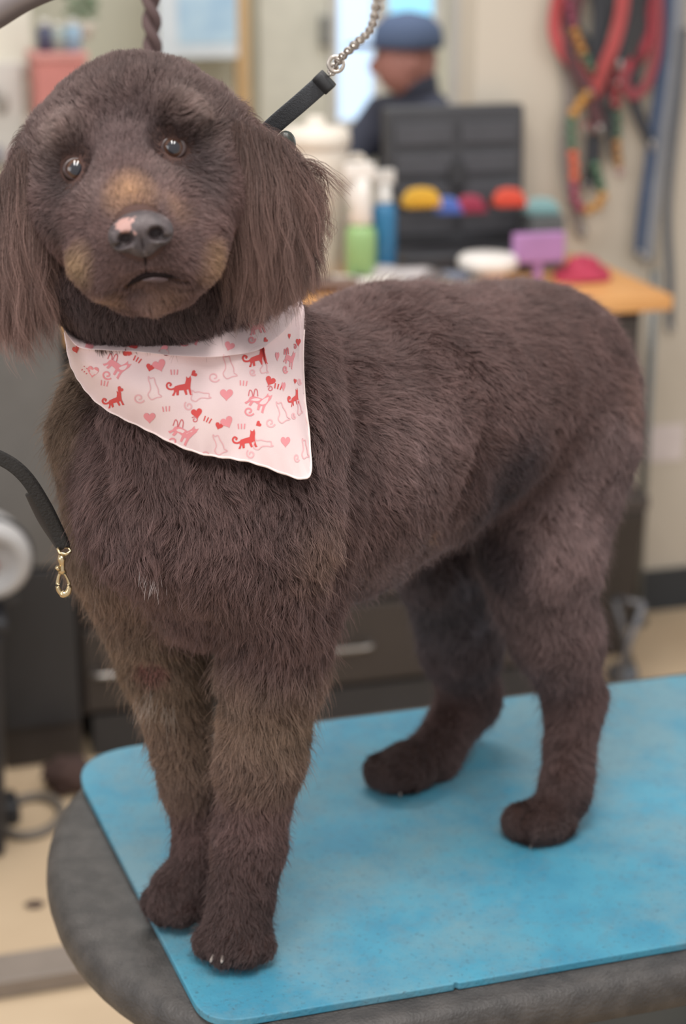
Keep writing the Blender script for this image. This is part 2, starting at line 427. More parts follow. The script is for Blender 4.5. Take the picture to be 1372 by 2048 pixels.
# ---------------------------------------------------------------- counter unit
CF = 3.64; CT = .98
def Ux(x, w_=CF, y=600): return PW(x, y, w_)[0]
uL = Ux(6, CF, 800); uC = PW(1288, 660, CF)[0]; uE = PW(1345, 570, CF-.02)[0]
cab = rempty('counter_cabinet', (uL+uC)/2, CF, 0, label='long dark brown cabinet under the wooden worktop behind the dog', cat='cabinet')
uM = PW(1190, 900, CF)[0]
uG = PW(-30, 900, CF)[0]; uL = PW(140, 900, CF)[0]
rbox('carcass', uL, uM, CF+.02, WW-.02, .10, CT-.036, m_dark, cab, smooth=False, bevel=.004)
rbox('toe_kick', uL+.02, uM, CF+.01, WW-.05, 0, .10, m_black, cab, smooth=False)
rbox('top_drawer_box', uM, uC, CF+.02, WW-.02, .66, CT-.036, m_dark, cab, smooth=False, bevel=.004)
edges = [uL, PW(465, 1380, CF)[0], PW(915, 1380, CF)[0], uM]
for i in range(3):
    a, b = edges[i]+.008, edges[i+1]-.008
    d = rbox('door', a, b, CF, CF+.02, .32, CT-.05, m_dark, cab, bevel=.004)
    e = rbox('drawer', a, b, CF, CF+.02, .115, .305, m_dark, cab, bevel=.004)
    c_ = PW((240, 690, 1140)[i], 1360, CF)[0]
    hh = tube(smooth_path([(c_-.055, CF, .21), (c_-.05, CF-.025, .21), (c_+.05, CF-.025, .21), (c_+.055, CF, .21)], 4), .006, 8)
    hh.transform(cab.matrix_basis.inverted() @ room)
    obj('handle', hh, m_handle, e)
rbox('drawer', uM+.008, uC-.01, CF, CF+.02, .70, CT-.05, m_dark, cab, bevel=.004)
t = rempty('side_cabinet', (uG+uL)/2, CF, 0, label='grey-fronted cabinet at the left end beside the loose leash', cat='cabinet')
rbox('carcass', uG, uL-.004, CF+.005, WW-.02, .0, 1.02, m_dark, t, smooth=False, bevel=.004)
rbox('door', uG+.004, uL-.008, CF-.015, CF+.005, .47, 1.016, m_greyc, t, bevel=.004)
rbox('drawer', uG+.004, uL-.008, CF-.015, CF+.005, .1, .462, m_black, t, bevel=.004)
wt = rbox('worktop', uL, uE, CF-.03, WW-.005, CT-.034, CT, m_wood, bevel=.004)
tag(wt, 'honey-coloured wooden worktop covered with grooming tools', 'worktop')

def on_counter(x, y, w_=None):
    """room u, w of the counter-top point seen at x, y (or, given w, just u)"""
    p = to_room(PZ(x, y, CT)); w2 = min(max(p[1]-.09, CF+.03), 3.83); return PW(x, y, w2)[0], w2
def item(name, label, cat, u, w_, rz=0, z=CT, group=None):
    t = rempty(name, u, w_, z, label=label, cat=cat, group=group); t.rotation_euler.z = RY+rz; return t
W0 = 3.95
def um(px, w_=W0): return px*(w_*1.06+.1)/F_PX   # metres for so many pixels at w_
# big beige jug
W0 = 4.0
p = PW(632, 480, W0)
t = item('plastic_jug', 'tall beige plastic canister behind the long-haired ear', 'canister', p[0], W0)
rj = um(62)
obj('body', lathe([(rj*.82, 0), (rj*.86, .01), (rj*.9, .1), (rj*.96, .19), (rj*1.0, .2), (rj*1.02, .30), (rj*.98, .31)], 40), m_cream, t)
obj('lid', lathe([(rj*1.06, .305), (rj*1.08, .315), (rj*1.07, .335), (rj*.9, .345), (rj*.3, .35), (rj*.28, .37), (rj*.1, .372)], 40), m_cream, t)
hd = tube(smooth_path([(rj*.9, 0, .27), (rj*1.5, 0, .27), (rj*1.55, 0, .18), (rj*.95, 0, .12)], 6), .009, 10)
obj('handle', hd, m_cream, t)
def bottle(px, base_px, h, rpx, m, mcap, label, w_, spray=True, f=.5):
    p = PW(px, base_px, w_); r = um(rpx, w_)
    t = item('spray_bottle', label, 'bottle', p[0], w_)
    obj('body', lathe([(r*.85, 0), (r, .008), (r, h*f), (r*.9, h*(f+.05)), (r*.6, h*(f+.08))], 28), m, t)
    obj('neck', lathe([(r*.6, h*(f+.08)), (r*.75, h*(f+.1)), (r*.62, h*.72), (r*.5, h*.84), (r*.35, h*.85)], 24), mcap, t)
    if spray:
        bm = B(-r*1.1, r*.8, -r*.32, r*.32, h*.85, h*.97); box(bm, -r*.9, -r*.6, -r*.15, r*.15, h*.66, h*.86); box(bm, -r*.3, r*.3, -r*.28, r*.28, h*.8, h*.87)
        obj('trigger_head', bm, mcap, t, bevel=.003)
    return t
bottle(722, 500, .29, 30, mat('green_liquid', srgb('8fb377'), .3), m_white, 'green spray bottle with white trigger head beside the beige canister', 3.87, f=.42)
bottle(768, 470, .27, 24, mat('blue_liquid', srgb('2d6f99'), .3), mat('clear_cap', srgb('c9c5c0'), .3), 'blue spray bottle with pale trigger head against the black case', 3.89, f=.62)
# open black case: ribbed lid upright, tray with coloured attachments
Wc = 4.06
a = PW(775, 450, Wc); b = PW(1048, 450, Wc); wd = b[0]-a[0]
ztop = PW(900, 205, Wc+.08)[2]-CT
t = item('clipper_case', 'open black plastic case with a ribbed lid standing up on the counter', 'case', (a[0]+b[0])/2, Wc)
m_case = mat('case_plastic', srgb('3c3c40'), .5)
tray = obj('tray', B(-wd/2, wd/2, -.13, .0, 0, .055), m_case, t, bevel=.008)
bm = bmesh.new()
M = Matrix.Translation((0, .0, .05)) @ Matrix.Rotation(math.radians(-3), 4, 'X')
hl = ztop-.05
box(bm, -wd/2, wd/2, 0, .05, 0, hl, M)
lid = obj('lid', bm, m_case, t, bevel=.012)
for i in range(4):
    for j in range(2):
        x0 = -wd/2+.02+j*(wd/2-.01); z0 = .03+i*(hl-.05)/4
        obj('lid_pocket', B(x0, x0+wd/2-.03, -.008, .004, z0, z0+(hl-.05)/4-.018, M=M), mat('case_pocket', srgb('46464b'), .5), lid, bevel=.004)
obj('latch', B(-.022, .022, -.014, 0, hl*.42, hl*.60, M=M), m_black, lid, bevel=.003)
Wt = 3.985
def comb_att(px, py, wpx, hpx, col, label, name='clipper_guard_comb', w_=Wt, z=.055):
    p = PW(px, py, w_); r = um(wpx/2, w_); hh = um(hpx, w_)
    t = item(name, label, 'clipper comb', p[0], w_, z=max(p[2], CT+z), group='coloured combs in the black case')
    prof = [(-r, 0), (-r*.96, hh*.5), (-r*.6, hh*.95), (0, hh*1.05), (r*.6, hh*.95), (r*.96, hh*.5), (r, 0)]
    bm = bmesh.new(); Mx = Matrix.Rotation(math.radians(90), 4, 'X')
    prism(prof, -.012, .012, Mx, bm)
    mm = mat('plastic_'+name+str(px), col, .4)
    obj('shell', bm, mm, t, bevel=.003)
    bm = bmesh.new()
    for k in range(7):
        x = -r*.8+k*r*1.6/6; box(bm, x-.0015, x+.0015, -.035, -.010, 0, hh*.35)
    obj('teeth', bm, mm, t, smooth=False)
comb_att(842, 412, 76, 34, srgb('dfae3a'), 'yellow comb attachment at the left of the black case')
comb_att(893, 424, 52, 28, srgb('5a74bd'), 'blue comb attachment beside the yellow one in the case')
comb_att(940, 422, 56, 30, srgb('a23a52'), 'crimson comb attachment beside the blue one in the case')
comb_att(1017, 410, 64, 32, srgb('de5843'), 'orange-red comb attachment at the right of the case')
comb_att(1080, 425, 74, 28, srgb('8eb3b4'), 'pale teal comb attachment on the right end above the purple brush')
# dark box below the teal comb so that it rests on something
p0 = PW(1052, 440, 3.98); p1 = PW(1118, 440, 3.98)
t = rbox('storage_box', p0[0], p1[0], 3.94, 4.03, CT, PW(1080, 427, Wt)[2]-.001, mat('grey_box', srgb('5c5f60'), .5), bevel=.004)
tag(t, 'small dark grey box under the teal comb attachment', 'box')
# things lying in front
def dryer(px, py, L, r, rz, mb, label, name='pet_clipper'):
    u, w_ = on_counter(px, py)
    t = item(name, label, 'clipper', u, w_, rz)
    bm = lathe([(r*.35, 0), (r*.8, .01), (r, L*.25), (r*.85, L*.6), (r*.95, L*.85), (r*.7, L)], 24, (0, 0, 0), None, Matrix.Translation((-L/2, 0, r)) @ Matrix.Rotation(math.radians(90), 4, 'Y'))
    obj('body', bm, mb, t)
    obj('blade', B(L/2-.005, L/2+.03, -r*.75, r*.75, r*.6, r*1.2), m_handle, t, bevel=.002)
    obj('switch', B(-.012, .012, -.006, .006, r*1.8, r*2.1), m_black, t, bevel=.002)
dryer(800, 478, .17, .028, -.5, mat('grey_body', srgb('a9a2a2'), .4), 'light grey clipper lying just in front of the blue bottle')
dryer(865, 505, .17, .022, -.6, mat('navy_body', srgb('5d6273'), .4), 'navy grey clipper lying left of the white lidded tub')
dryer(815, 530, .19, .026, -.8, mat('brown_body', srgb('5a5150'), .5), 'dark brown grey clipper nearest the dog on the worktop')
dryer(720, 512, .20, .019, -.45, mat('ivory_body', srgb('d6cfc6'), .4), 'ivory clipper lying in front of the green bottle')
dryer(655, 512, .14, .02, -.3, mat('brown2_body', srgb('6a5348'), .5), 'brown clipper half hidden behind the ear hair')
dryer(905, 530, .15, .022, .2, mat('black_body', srgb('413e3d'), .5), 'blackish clipper lying left of the pink and white tub')
# white lidded tub
u, w_ = on_counter(975, 528)
t = item('wipes_tub', 'low pink tub with a wide white lid at the front of the counter', 'tub', u, w_)
obj('tub', lathe([(.036, 0), (.04, .004), (.042, .035), (.04, .04)], 32), mat('pinkish_tub', srgb('cbb3ab'), .5), t)
obj('lid', lathe([(.060, .036), (.068, .040), (.068, .062), (.058, .07), (.01, .071)], 32), m_white, t)
# purple brush
u, w_ = on_counter(1075, 540)
t = item('slicker_brush', 'purple rectangular slicker brush standing on its handle end', 'brush', u, w_)
m_pur = mat('purple_plastic', srgb('ab7db0'), .5)
obj('handle', B(-.010, .010, -.008, .012, 0, .06), m_pur, t, bevel=.004)
obj('head', B(-.062, .062, -.012, .012, .045, .115), m_pur, t, bevel=.006)
obj('pins', B(-.05, .05, .012, .020, .052, .108), m_handle, t, bevel=.001)
# red coiled lead
u, w_ = on_counter(1165, 525)
t = item('coiled_lead', 'crimson lead coiled in a heap near the right end of the worktop', 'lead', u, w_)
bm = bmesh.new()
for k in range(5):
    r = .062-.009*k; pts = [(r*math.cos(a)*(1+.1*math.sin(k*2)), r*.8*math.sin(a), .008+k*.009+.003*math.sin(3*a+k)) for a in np.linspace(0, 2*math.pi, 28)[:-1]]
    tube(pts, .0075, 8, bm, close=True)
obj('coil', bm, mat('crimson_web', srgb('b83b57'), .7), t)

# ---------------------------------------------------------------- leads and collars on the wall
LW = WW-.03
def lead(pts, rpx, col, label, name='dog_lead', flat=True, cat='lead', beads=None):
    P3 = [np.array(PW(x, y, LW-dw)) for x, y, dw in pts]; base = P3[0]
    t = rempty(name, *base, label=label, cat=cat, group='leads hanging on the wall')
    loc = smooth_path([p-base for p in P3], 7)
    r = um(rpx*1.05, LW)
    mm = mat('web_'+str(len(bpy.data.materials)), col, .8)
    if beads:
        mats = [mat('bead', c, .4) for c in beads]; n = 0
        L = [0]
        for a_, b_ in zip(loc, loc[1:]): L.append(L[-1]+float(np.linalg.norm(b_-a_)))
        s_ = 0
        while s_ < L[-1]:
            i = max(k for k in range(len(L)) if L[k] <= s_+1e-9); i = min(i, len(loc)-2)
            f = (s_-L[i])/max(L[i+1]-L[i], 1e-9); q = loc[i]*(1-f)+loc[i+1]*f
            obj('bead', blob(tuple(q), (r, r, r), 2), mats[(n//3) % len(mats)], t); n += 1; s_ += r*2.0
        obj('cord', tube(loc, r*.3, 6), mm, t)
    else:
        obj('strap', tube(loc, r, 8, flat=(r*2, .004), ref=(0, 1, 0)) if flat else tube(loc, r, 8), mm, t)
        e = loc[-1]
        obj('snap_hook', blob(tuple(e), (.008, .006, .016), 2), m_handle, t)
    hk = tube([loc[0]+np.array([0, .03+.0, .0]), loc[0]+np.array([0, -.012, 0]), loc[0]+np.array([0, -.02, .012])], .004, 8)
    obj('wall_hook', hk, m_handle, t)
RED, BLK, BLU, GRY = srgb('ad4a4c'), srgb('35363b'), srgb('3f4f6a'), srgb('6d6f73')
lead([(1150, -120, 0), (1112, 20, 0), (1118, 90, .01), (1165, 150, .01), (1190, 220, 0), (1178, 260, 0)], 13, RED, 'red lead looping furthest left down the wall')
lead([(1255, -120, .01), (1245, 10, .01), (1230, 80, .02), (1210, 130, .02), (1185, 195, .01)], 14, srgb('a84a4a'), 'broad red lead hanging in the middle of the bunch')
lead([(1292, -120, .0), (1300, 40, .0), (1280, 110, .0), (1245, 150, .0), (1215, 200, 0)], 12, srgb('a9414c'), 'red lead crossing from upper right to the middle')
lead([(1170, -120, .0), (1200, 10, 0), (1195, 120, .01), (1205, 160, .01), (1190, 240, 0), (1185, 330, 0), (1178, 375, 0)], 16, BLK, 'black lead hanging down through the middle of the bunch')
lead([(1225, -120, -.01), (1215, 20, -.01), (1185, 90, -.01), (1150, 60, -.01), (1130, 10, -.01), (1140, -120, -.01)], 14, srgb('4a4c50'), 'dark grey lead looped behind the red ones')
lead([(1292, -120, .0), (1290, 30, 0), (1272, 130, 0), (1268, 200, .0), (1290, 260, .0), (1305, 290, 0)], 11, BLK, 'black lead with a long thin tail near the blue straps')
lead([(1345, -120, .0), (1335, 40, 0), (1322, 170, .0), (1305, 300, .0), (1288, 430, .0), (1280, 510, 0)], 13, BLU, 'blue flat strap hanging straight down the wall')
lead([(1362, -120, .0), (1350, 100, 0), (1330, 230, .0), (1312, 360, .0), (1300, 450, .0), (1292, 520, 0)], 14, srgb('85888f'), 'grey flat strap right of the blue one')
lead([(1368, 60, .01), (1358, 180, .01), (1345, 300, .01), (1335, 430, .01), (1340, 560, .01), (1340, 660, .01)], 9, srgb('606266'), 'narrow grey strap reaching lowest on the wall')
lead([(1130, -120, .02), (1140, 20, .02), (1160, 90, .02), (1190, 150, .02)], 9, BLK, 'beaded collar cord hanging at the upper left', 'bead_collar', cat='collar', beads=[srgb('b07a3c'), srgb('4d6650'), srgb('8a3f55')])
lead([(1175, 190, .02), (1142, 240, .02), (1148, 330, .02), (1150, 400, .02), (1175, 420, .02), (1205, 395, .02), (1190, 330, .02)], 10, BLK, 'orange green and pink beaded collar hanging lowest', 'bead_collar', cat='collar', beads=[srgb('c08a40'), srgb('4f7058'), srgb('d8603f'), srgb('9a3d5a')])
lead([(1230, 170, .02), (1236, 240, .02), (1234, 300, .02), (1240, 350, .02)], 9, BLK, 'short dark red beaded collar right of the orange one', 'bead_collar', cat='collar', beads=[srgb('8a3a3c'), srgb('3f5a44'), srgb('a17440'), srgb('a88a86')])
lead([(1125, 100, -.012), (1140, 190, -.012), (1130, 300, -.012), (1145, 400, -.012), (1165, 470, -.012)], 12, srgb('8b827d'), 'pale grey strap behind the beaded collar')

lead([(1190, -120, .015), (1150, 30, .015), (1140, 110, .015), (1180, 190, .015), (1200, 260, .015)], 11, srgb('5a3a3e'), 'dark maroon lead in the left half of the bunch')
lead([(1275, -120, -.01), (1262, 40, -.01), (1235, 150, -.01), (1222, 240, -.01), (1232, 320, -.01)], 12, srgb('494b50'), 'charcoal lead in the right half of the bunch')
lead([(1312, -120, .01), (1318, 60, .01), (1298, 160, .01), (1262, 190, .01), (1240, 130, .01)], 10, srgb('8c4148'), 'dark pink lead swinging left from the blue strap')
# ---------------------------------------------------------------- right side: bin, post, paper note
pb0 = PW(1165, 1330, 3.78); pb1 = PW(1300, 1330, 3.78); zt = PW(1300, 1005, 3.78)[2]
t = item('waste_bin', 'tall dark brown bin standing under the right end of the worktop', 'bin', (pb0[0]+pb1[0])/2, 3.95, z=0)
hw = (pb1[0]-pb0[0])/2; bm = bmesh.new()
vs = []
for z, k in ((0, .68), (zt-.04, .97)):
    vs.append([bm.verts.new((sx*hw*k, sy*.12*k, z)) for sx, sy in ((-1, -1), (1, -1), (1, 1), (-1, 1))])
bm.faces.new(vs[0][::-1]); bm.faces.new(vs[1])
for i in range(4): bm.faces.new((vs[0][i], vs[0][(i+1) % 4], vs[1][(i+1) % 4], vs[1][i]))
obj('body', bm, m_dark, t, bevel=.01)
obj('rim', B(-hw, hw, -.12, .12, zt-.04, zt), mat('bin_rim', srgb('4b4340'), .5), t, bevel=.008)
q = PW(1276, 860, 4.0)
t = item('hanging_bag', 'crumpled pale grey plastic bag hanging at the worktop end', 'bag', uC+.013, 3.98, z=PW(1285, 862, 3.98)[2])
hb = um(120, 3.98)
obj('bag', blob((0, 0, hb/2), (.016, .02, hb/2), 3, noise=.18), mat('bag_grey', srgb('a7a6a6'), .5), t)
obj('bag_handle', tube(smooth_path([(-.01, 0, hb*.9), (0, 0, hb*1.25), (.01, 0, hb*.9)], 6), .003, 8), mat('bag_grip', srgb('a7a6a6'), .5), t)
pp = PW(1278, 950, WW-.05)
t = item('support_post', 'thin grey metal post holding the worktop end against the wall', 'post', pp[0], WW-.08, z=0)
obj('tube', lathe([(.012, .02), (.012, CT-.036)], 16), mat('post_grey', srgb('7d7f7e'), .4, .5), t)
obj('foot', lathe([(.03, 0), (.03, .012), (.014, .02)], 20), m_black, t)
a = PW(1285, 855, WW-.006); b = PW(1366, 920, WW-.006)
t = rbox('paper_note', a[0], b[0], WW-.004, WW-.001, b[2], a[2], mat('note_paper', srgb('d9cdcb'), .7), smooth=False)
tag(t, 'pale pink paper note stuck low on the cream wall', 'note')
# folding stand legs behind the mat
u_, w_ = to_room(PZ(1245, 1362, 0))[:2]
t = item('folding_stand', 'grey metal folding stand with crossed legs on the floor behind the mat', 'stand', u_, w_, z=0)
mg = mat('stand_grey', srgb('77767a'), .4, .4)
for (x0, x1, y) in ((-.035, .03, -.03), (.04, -.02, .03)):
    lg = obj('leg', tube([(x0, y, .012), (x1, y, .21)], .009, 10), mg, t)
obj('foot', lathe([(.032, 0), (.04, .012), (.035, .035), (.012, .045)], 24), mat('stand_foot', srgb('55585e'), .5), t)
obj('cross_bar', tube([(.03, -.03, .21), (-.02, .03, .21)], .008, 10), mg, t)

# ---------------------------------------------------------------- far left: shelf with red tin, bottles, plant, white board
Wf = 5.0
a = PW(75, 240, Wf); b = PW(172, 105, Wf); c = PW(60, 330, Wf)
sh = rempty('side_shelf', (a[0]+b[0])/2, Wf, 0, label='cream shelf unit at the far left carrying a red crate', cat='shelf')
rbox('shelf_board', PW(60, 300, Wf)[0], PW(330, 300, Wf)[0], Wf-.02, Wf+.18, a[2]-.03, a[2], m_cream, sh, smooth=False, bevel=.003)
for x in (64, 322): rbox('side_panel', PW(x, 300, Wf)[0], PW(x+6, 300, Wf)[0], Wf-.02, Wf+.18, 0, a[2]-.03, m_cream, sh, smooth=False)
t = item('red_crate', 'salmon red crate on the shelf above the left ear', 'crate', (a[0]+b[0])/2, Wf+.08, z=a[2])
hw = (b[0]-a[0])/2
obj('body', B(-hw, hw, -.08, .08, 0, b[2]-a[2]-.02), mat('salmon', srgb('c98078'), .6), t, bevel=.006)
obj('rim', B(-hw-.006, hw+.006, -.086, .086, b[2]-a[2]-.02, b[2]-a[2]), mat('salmon_rim', srgb('cf9088'), .6), t, bevel=.004)
zc = b[2]
def small_bottle(px, r, h, c, label):
    u = PW(px, 100, Wf)[0]
    t = item('small_bottle', label, 'bottle', u, Wf+.06, z=zc, group='small bottles on the red crate')
    obj('body', lathe([(r, 0), (r, h*.7), (r*.5, h*.8)], 20), mat('sb%d' % px, c, .4), t)
    obj('cap', lathe([(r*.5, h*.8), (r*.5, h), (r*.3, h)], 16), m_frame, t)
small_bottle(96, .023, .085, srgb('4a4c63'), 'dark navy bottle leftmost on the red crate')
small_bottle(122, .020, .075, srgb('9aa39c'), 'grey green bottle between the navy and blue ones')
small_bottle(152, .024, .085, srgb('8ba5b8'), 'pale blue bottle rightmost on the red crate')
u = PW(165, 20, 5.1)
t = item('potted_plant', 'hanging green plant at the top edge left of the cord', 'plant', u[0], 5.1, z=PW(165, 48, 5.1)[2])
obj('pot', lathe([(.02, -.04), (.035, .0), (.036, .004)], 20), m_cream, t)
bm = bmesh.new()
for k in range(40):
    a_ = random.random()*6.28; r = .02+random.random()*.03; z = .02+random.random()*.12
    blob((r*math.cos(a_), r*math.sin(a_), z), (.014, .006, .010), 1, bm)
obj('foliage', bm, mat('leaf_green', srgb('75836a'), .7), t)
obj('hanger', tube([(0, 0, 0), (0, 0, .6)], .002, 6), m_cream, t)
# stack of pale things at the far left edge
u = PW(25, 300, 4.9)
t = item('wall_rack', 'pale wire rack holding small grey tools at the far left edge', 'rack', u[0], 5.15, z=PW(25, 330, 5.15)[2])
obj('back_plate', B(-.10, .06, .0, .015, 0, .28), m_frame, t, bevel=.003)
for k, (x, z, c) in enumerate(((-.03, .2, '8d8f8c'), (.0, .17, 'a09a92'), (-.02, .03, '9a97a0'), (.025, .02, 'b58f96'))):
    o = obj('tool', blob((x, -.01, z), (.016, .012, .03), 2), mat('tool%d' % k, srgb(c), .5), t)
rbox('trim_2', PW(0, 300, 5.19)[0]-.4, PW(62, 300, 5.19)[0], 5.17, 5.2, PW(30, 138, 5.17)[2]-.01, PW(30, 128, 5.17)[2], m_frame, kind='structure', smooth=False)
# white board with a blue picture, wooden post
Wb = 6.1
a = PW(318, 118, Wb); b = PW(472, -120, Wb)
t = item('framed_picture', 'white-bordered blue picture leaning at the top behind the head', 'picture', (a[0]+b[0])/2, Wb, z=a[2])
hw = (b[0]-a[0])/2; hz = b[2]-a[2]
obj('board', B(-hw, hw, 0, .02, 0, hz), mat('board_white', srgb('dfe5ea'), .6), t, bevel=.003)
obj('picture', B(-hw*.5, hw*.98, -.004, 0, hz*.12, hz*.95), mat('picture_blue', srgb('a3c3dc'), .5, noise=(6, srgb('c4dbe8'), .4, .6)), t, smooth=False)
a = PW(476, 150, Wb); b = PW(500, -150, Wb)
t = item('wooden_post', 'slim tan wooden upright beside the blue picture', 'post', (a[0]+b[0])/2, Wb+.02, z=0)
obj('post', B(-.022, .022, 0, .05, 0, 2.6), mat('tan_wood', srgb('c9a577'), .6), t, smooth=False)

# ---------------------------------------------------------------- person in the room behind
Yp = 5.0
def pp_(x, y, Y=Yp): return P(x, y, Y)
t = empty('person', tuple(P(820, 190, Yp)*np.array([1, 1, 0])), 0, 'person in a blue cap and dark jacket bending over behind the case', 'person')
def skin_mesh(nodes, edges):
    me = bpy.data.meshes.new('body'); base = Vector(t.location)
    me.from_pydata([tuple(Vector(n[0])-base) for n in nodes], edges, [])
    o = bpy.data.objects.new('body', me); COL.objects.link(o); o.parent = t
    sk = o.modifiers.new('skin', 'SKIN'); sk.use_smooth_shade = True
    for i, n in enumerate(nodes): me.skin_vertices[0].data[i].radius = (n[1], n[1]*(n[2] if len(n) > 2 else 1)); me.skin_vertices[0].data[i].use_root = (i == 0)
    s_ = o.modifiers.new('sub', 'SUBSURF'); s_.levels = 2; s_.render_levels = 2
    return o
hip = np.array([P(900, 60, Yp)[0], Yp+.1, .88])
chest = P(850, 270, Yp)+np.array([0, .02, 0]); neck = P(842, 190, Yp); hc = P(815, 110, Yp)
nodes = [(hip, .15, 1.1), (hip*.5+chest*.5, .15, 1.1), (chest, .14, 1.2), (neck, .06), (hc+np.array([.0, 0, -.02]), .075),
         (chest+np.array([-.12, .12, .03]), .07), (chest+np.array([-.24, .05, -.12]), .05), (chest+np.array([-.30, -.08, -.16]), .038), (chest+np.array([-.36, -.10, -.18]), .03),
         (chest+np.array([.10, -.12, .03]), .07), (chest+np.array([.02, -.22, -.14]), .05), (chest+np.array([-.12, -.24, -.2]), .038), (chest+np.array([-.2, -.25, -.2]), .03),
         (hip+np.array([0, .1, -.08]), .10), (hip+np.array([-.03, .1, -.42]), .07), (hip+np.array([.03, .1, -.80]), .045), (hip+np.array([-.1, .1, -.84]), .04),
         (hip+np.array([0, -.1, -.08]), .10), (hip+np.array([.0, -.1, -.42]), .07), (hip+np.array([.05, -.1, -.80]), .045), (hip+np.array([-.08, -.1, -.84]), .04)]
ed = [(0, 1), (1, 2), (2, 3), (3, 4), (2, 5), (5, 6), (6, 7), (7, 8), (2, 9), (9, 10), (10, 11), (11, 12), (0, 13), (13, 14), (14, 15), (15, 16), (0, 17), (17, 18), (18, 19), (19, 20)]
bo = skin_mesh(nodes, ed)
m_skin = mat('skin', srgb('a8746a'), .6); bo.data.materials.append(mat('jacket_navy', srgb('3a3d4c'), .8))
L_ = Vector(t.location)
hv = Vector(hc)-L_
obj('face', blob(tuple(hv+Vector((-.005, 0, -.015))), (.085, .075, .095), 3), m_skin, t)
fc = obj('facial_features', blob(tuple(hv+Vector((-.088, 0, -.03))), (.018, .014, .022), 2), m_skin, t)
for s_ in (-1, 1):
    obj('eye', blob(tuple(hv+Vector((-.075, s_*.03, .005))), (.01, .01, .008), 2), m_black, t)
    obj('ear', blob(tuple(hv+Vector((.012, s_*.075, -.02))), (.016, .008, .026), 2), m_skin, t)
m_cap = mat('cap_blue', srgb('4c5b78'), .8)
bm = lathe([(.096, .0), (.098, .02), (.09, .055), (.06, .085), (.01, .095)], 32, tuple(hv+Vector((0, 0, .02))))
cp = obj('cap', bm, m_cap, t)
obj('cap_brim', blob(tuple(hv+Vector((-.11, 0, .025))), (.06, .065, .008), 2), mat('cap_brim', srgb('565e78'), .8), t)
for i, s_ in ((8, 1), (12, 1)):
    b0 = Vector(nodes[i][0])-L_; bm = blob(tuple(b0+Vector((-.03, 0, 0))), (.045, .035, .016), 2)
    for k in range(5):
        y = (k-2)*.015; d = (.07 if k else .035)-abs(k-2)*.006
        tube([b0+Vector((-.05, y, 0)), b0+Vector((-.05-d*.6, y*1.15, -.005)), b0+Vector((-.05-d, y*1.2, -.02))], .0075, 8, bm)
    obj('hand', bm, m_skin, t)
# ---------------------------------------------------------------- grooming table and mat
def round_poly(pts, rad, n=8):
    out = []; N_ = len(pts)
    for i, p in enumerate(pts):
        p = np.array(p, float); a = np.array(pts[i-1], float); b = np.array(pts[(i+1) % N_], float)
        r = rad[i]
        if r == 0: out.append(tuple(p)); continue
        da = (a-p)/np.linalg.norm(a-p); db = (b-p)/np.linalg.norm(b-p)
        for k in range(n+1):
            t = k/n; q = (1-t)**2*(p+da*r)+2*t*(1-t)*p+t*t*(p+db*r); out.append(tuple(q))
    return out
e1 = np.array([.9575, .2885]); n1 = np.array([-.2885, .9575])
m_mat = mat('blue_rubber_mat', srgb('468fa8'), .62, noise=(16, srgb('3a839f'), .35, .62), bump=(260, .35))
nt = m_mat.node_tree      # worn grey scuffs and dark hair specks on the rubber
tc = [n for n in nt.nodes if n.type == 'TEX_COORD'][0]; bs = nt.nodes['Principled BSDF']; base = bs.inputs['Base Color'].links[0].from_socket
def speck(scale, lo, hi, col, prev, fac, detail=6):
    n = nt.nodes.new('ShaderNodeTexNoise'); n.inputs['Scale'].default_value = scale; n.inputs['Detail'].default_value = detail; n.inputs['Roughness'].default_value = .7
    nt.links.new(tc.outputs['Object'], n.inputs['Vector'])
    mr = nt.nodes.new('ShaderNodeMapRange'); mr.inputs[1].default_value = lo; mr.inputs[2].default_value = hi; mr.inputs[4].default_value = fac
    nt.links.new(n.outputs['Fac'], mr.inputs[0])
    mx = nt.nodes.new('ShaderNodeMix'); mx.data_type = 'RGBA'; mx.inputs[7].default_value = (*col, 1)
    nt.links.new(mr.outputs[0], mx.inputs[0]); nt.links.new(prev, mx.inputs[6]); return mx.outputs[2]
o_ = speck(6, .40, .60, srgb('6b8d98'), base, .8)
o_ = speck(55, .52, .68, srgb('53798a'), o_, .45)
o_ = speck(210, .60, .70, srgb('3f525e'), o_, .65, 3)
nt.links.new(o_, bs.inputs['Base Color'])
MT = .009
C0 = np.array([-.133, 1.498]); CB = np.array([-.354, 2.088]); CR = np.array([.575, 2.368]); CF_ = C0+e1*.965
nx = PZ(913, 1966, MAT_Z)[:2]
fr = [tuple(C0), tuple(nx-e1*.003), tuple(nx+n1*.004), tuple(nx+e1*.003), tuple(CF_), tuple(CR), tuple(CB)]
poly = round_poly(fr, [.045, 0, 0, 0, .07, .11, .10], 10)
o = obj('rubber_mat', prism(poly, MAT_Z-MT, MAT_Z), m_mat, bevel=.0015)
tag(o, 'bright blue rubber mat under the dog on the grooming table', 'mat')

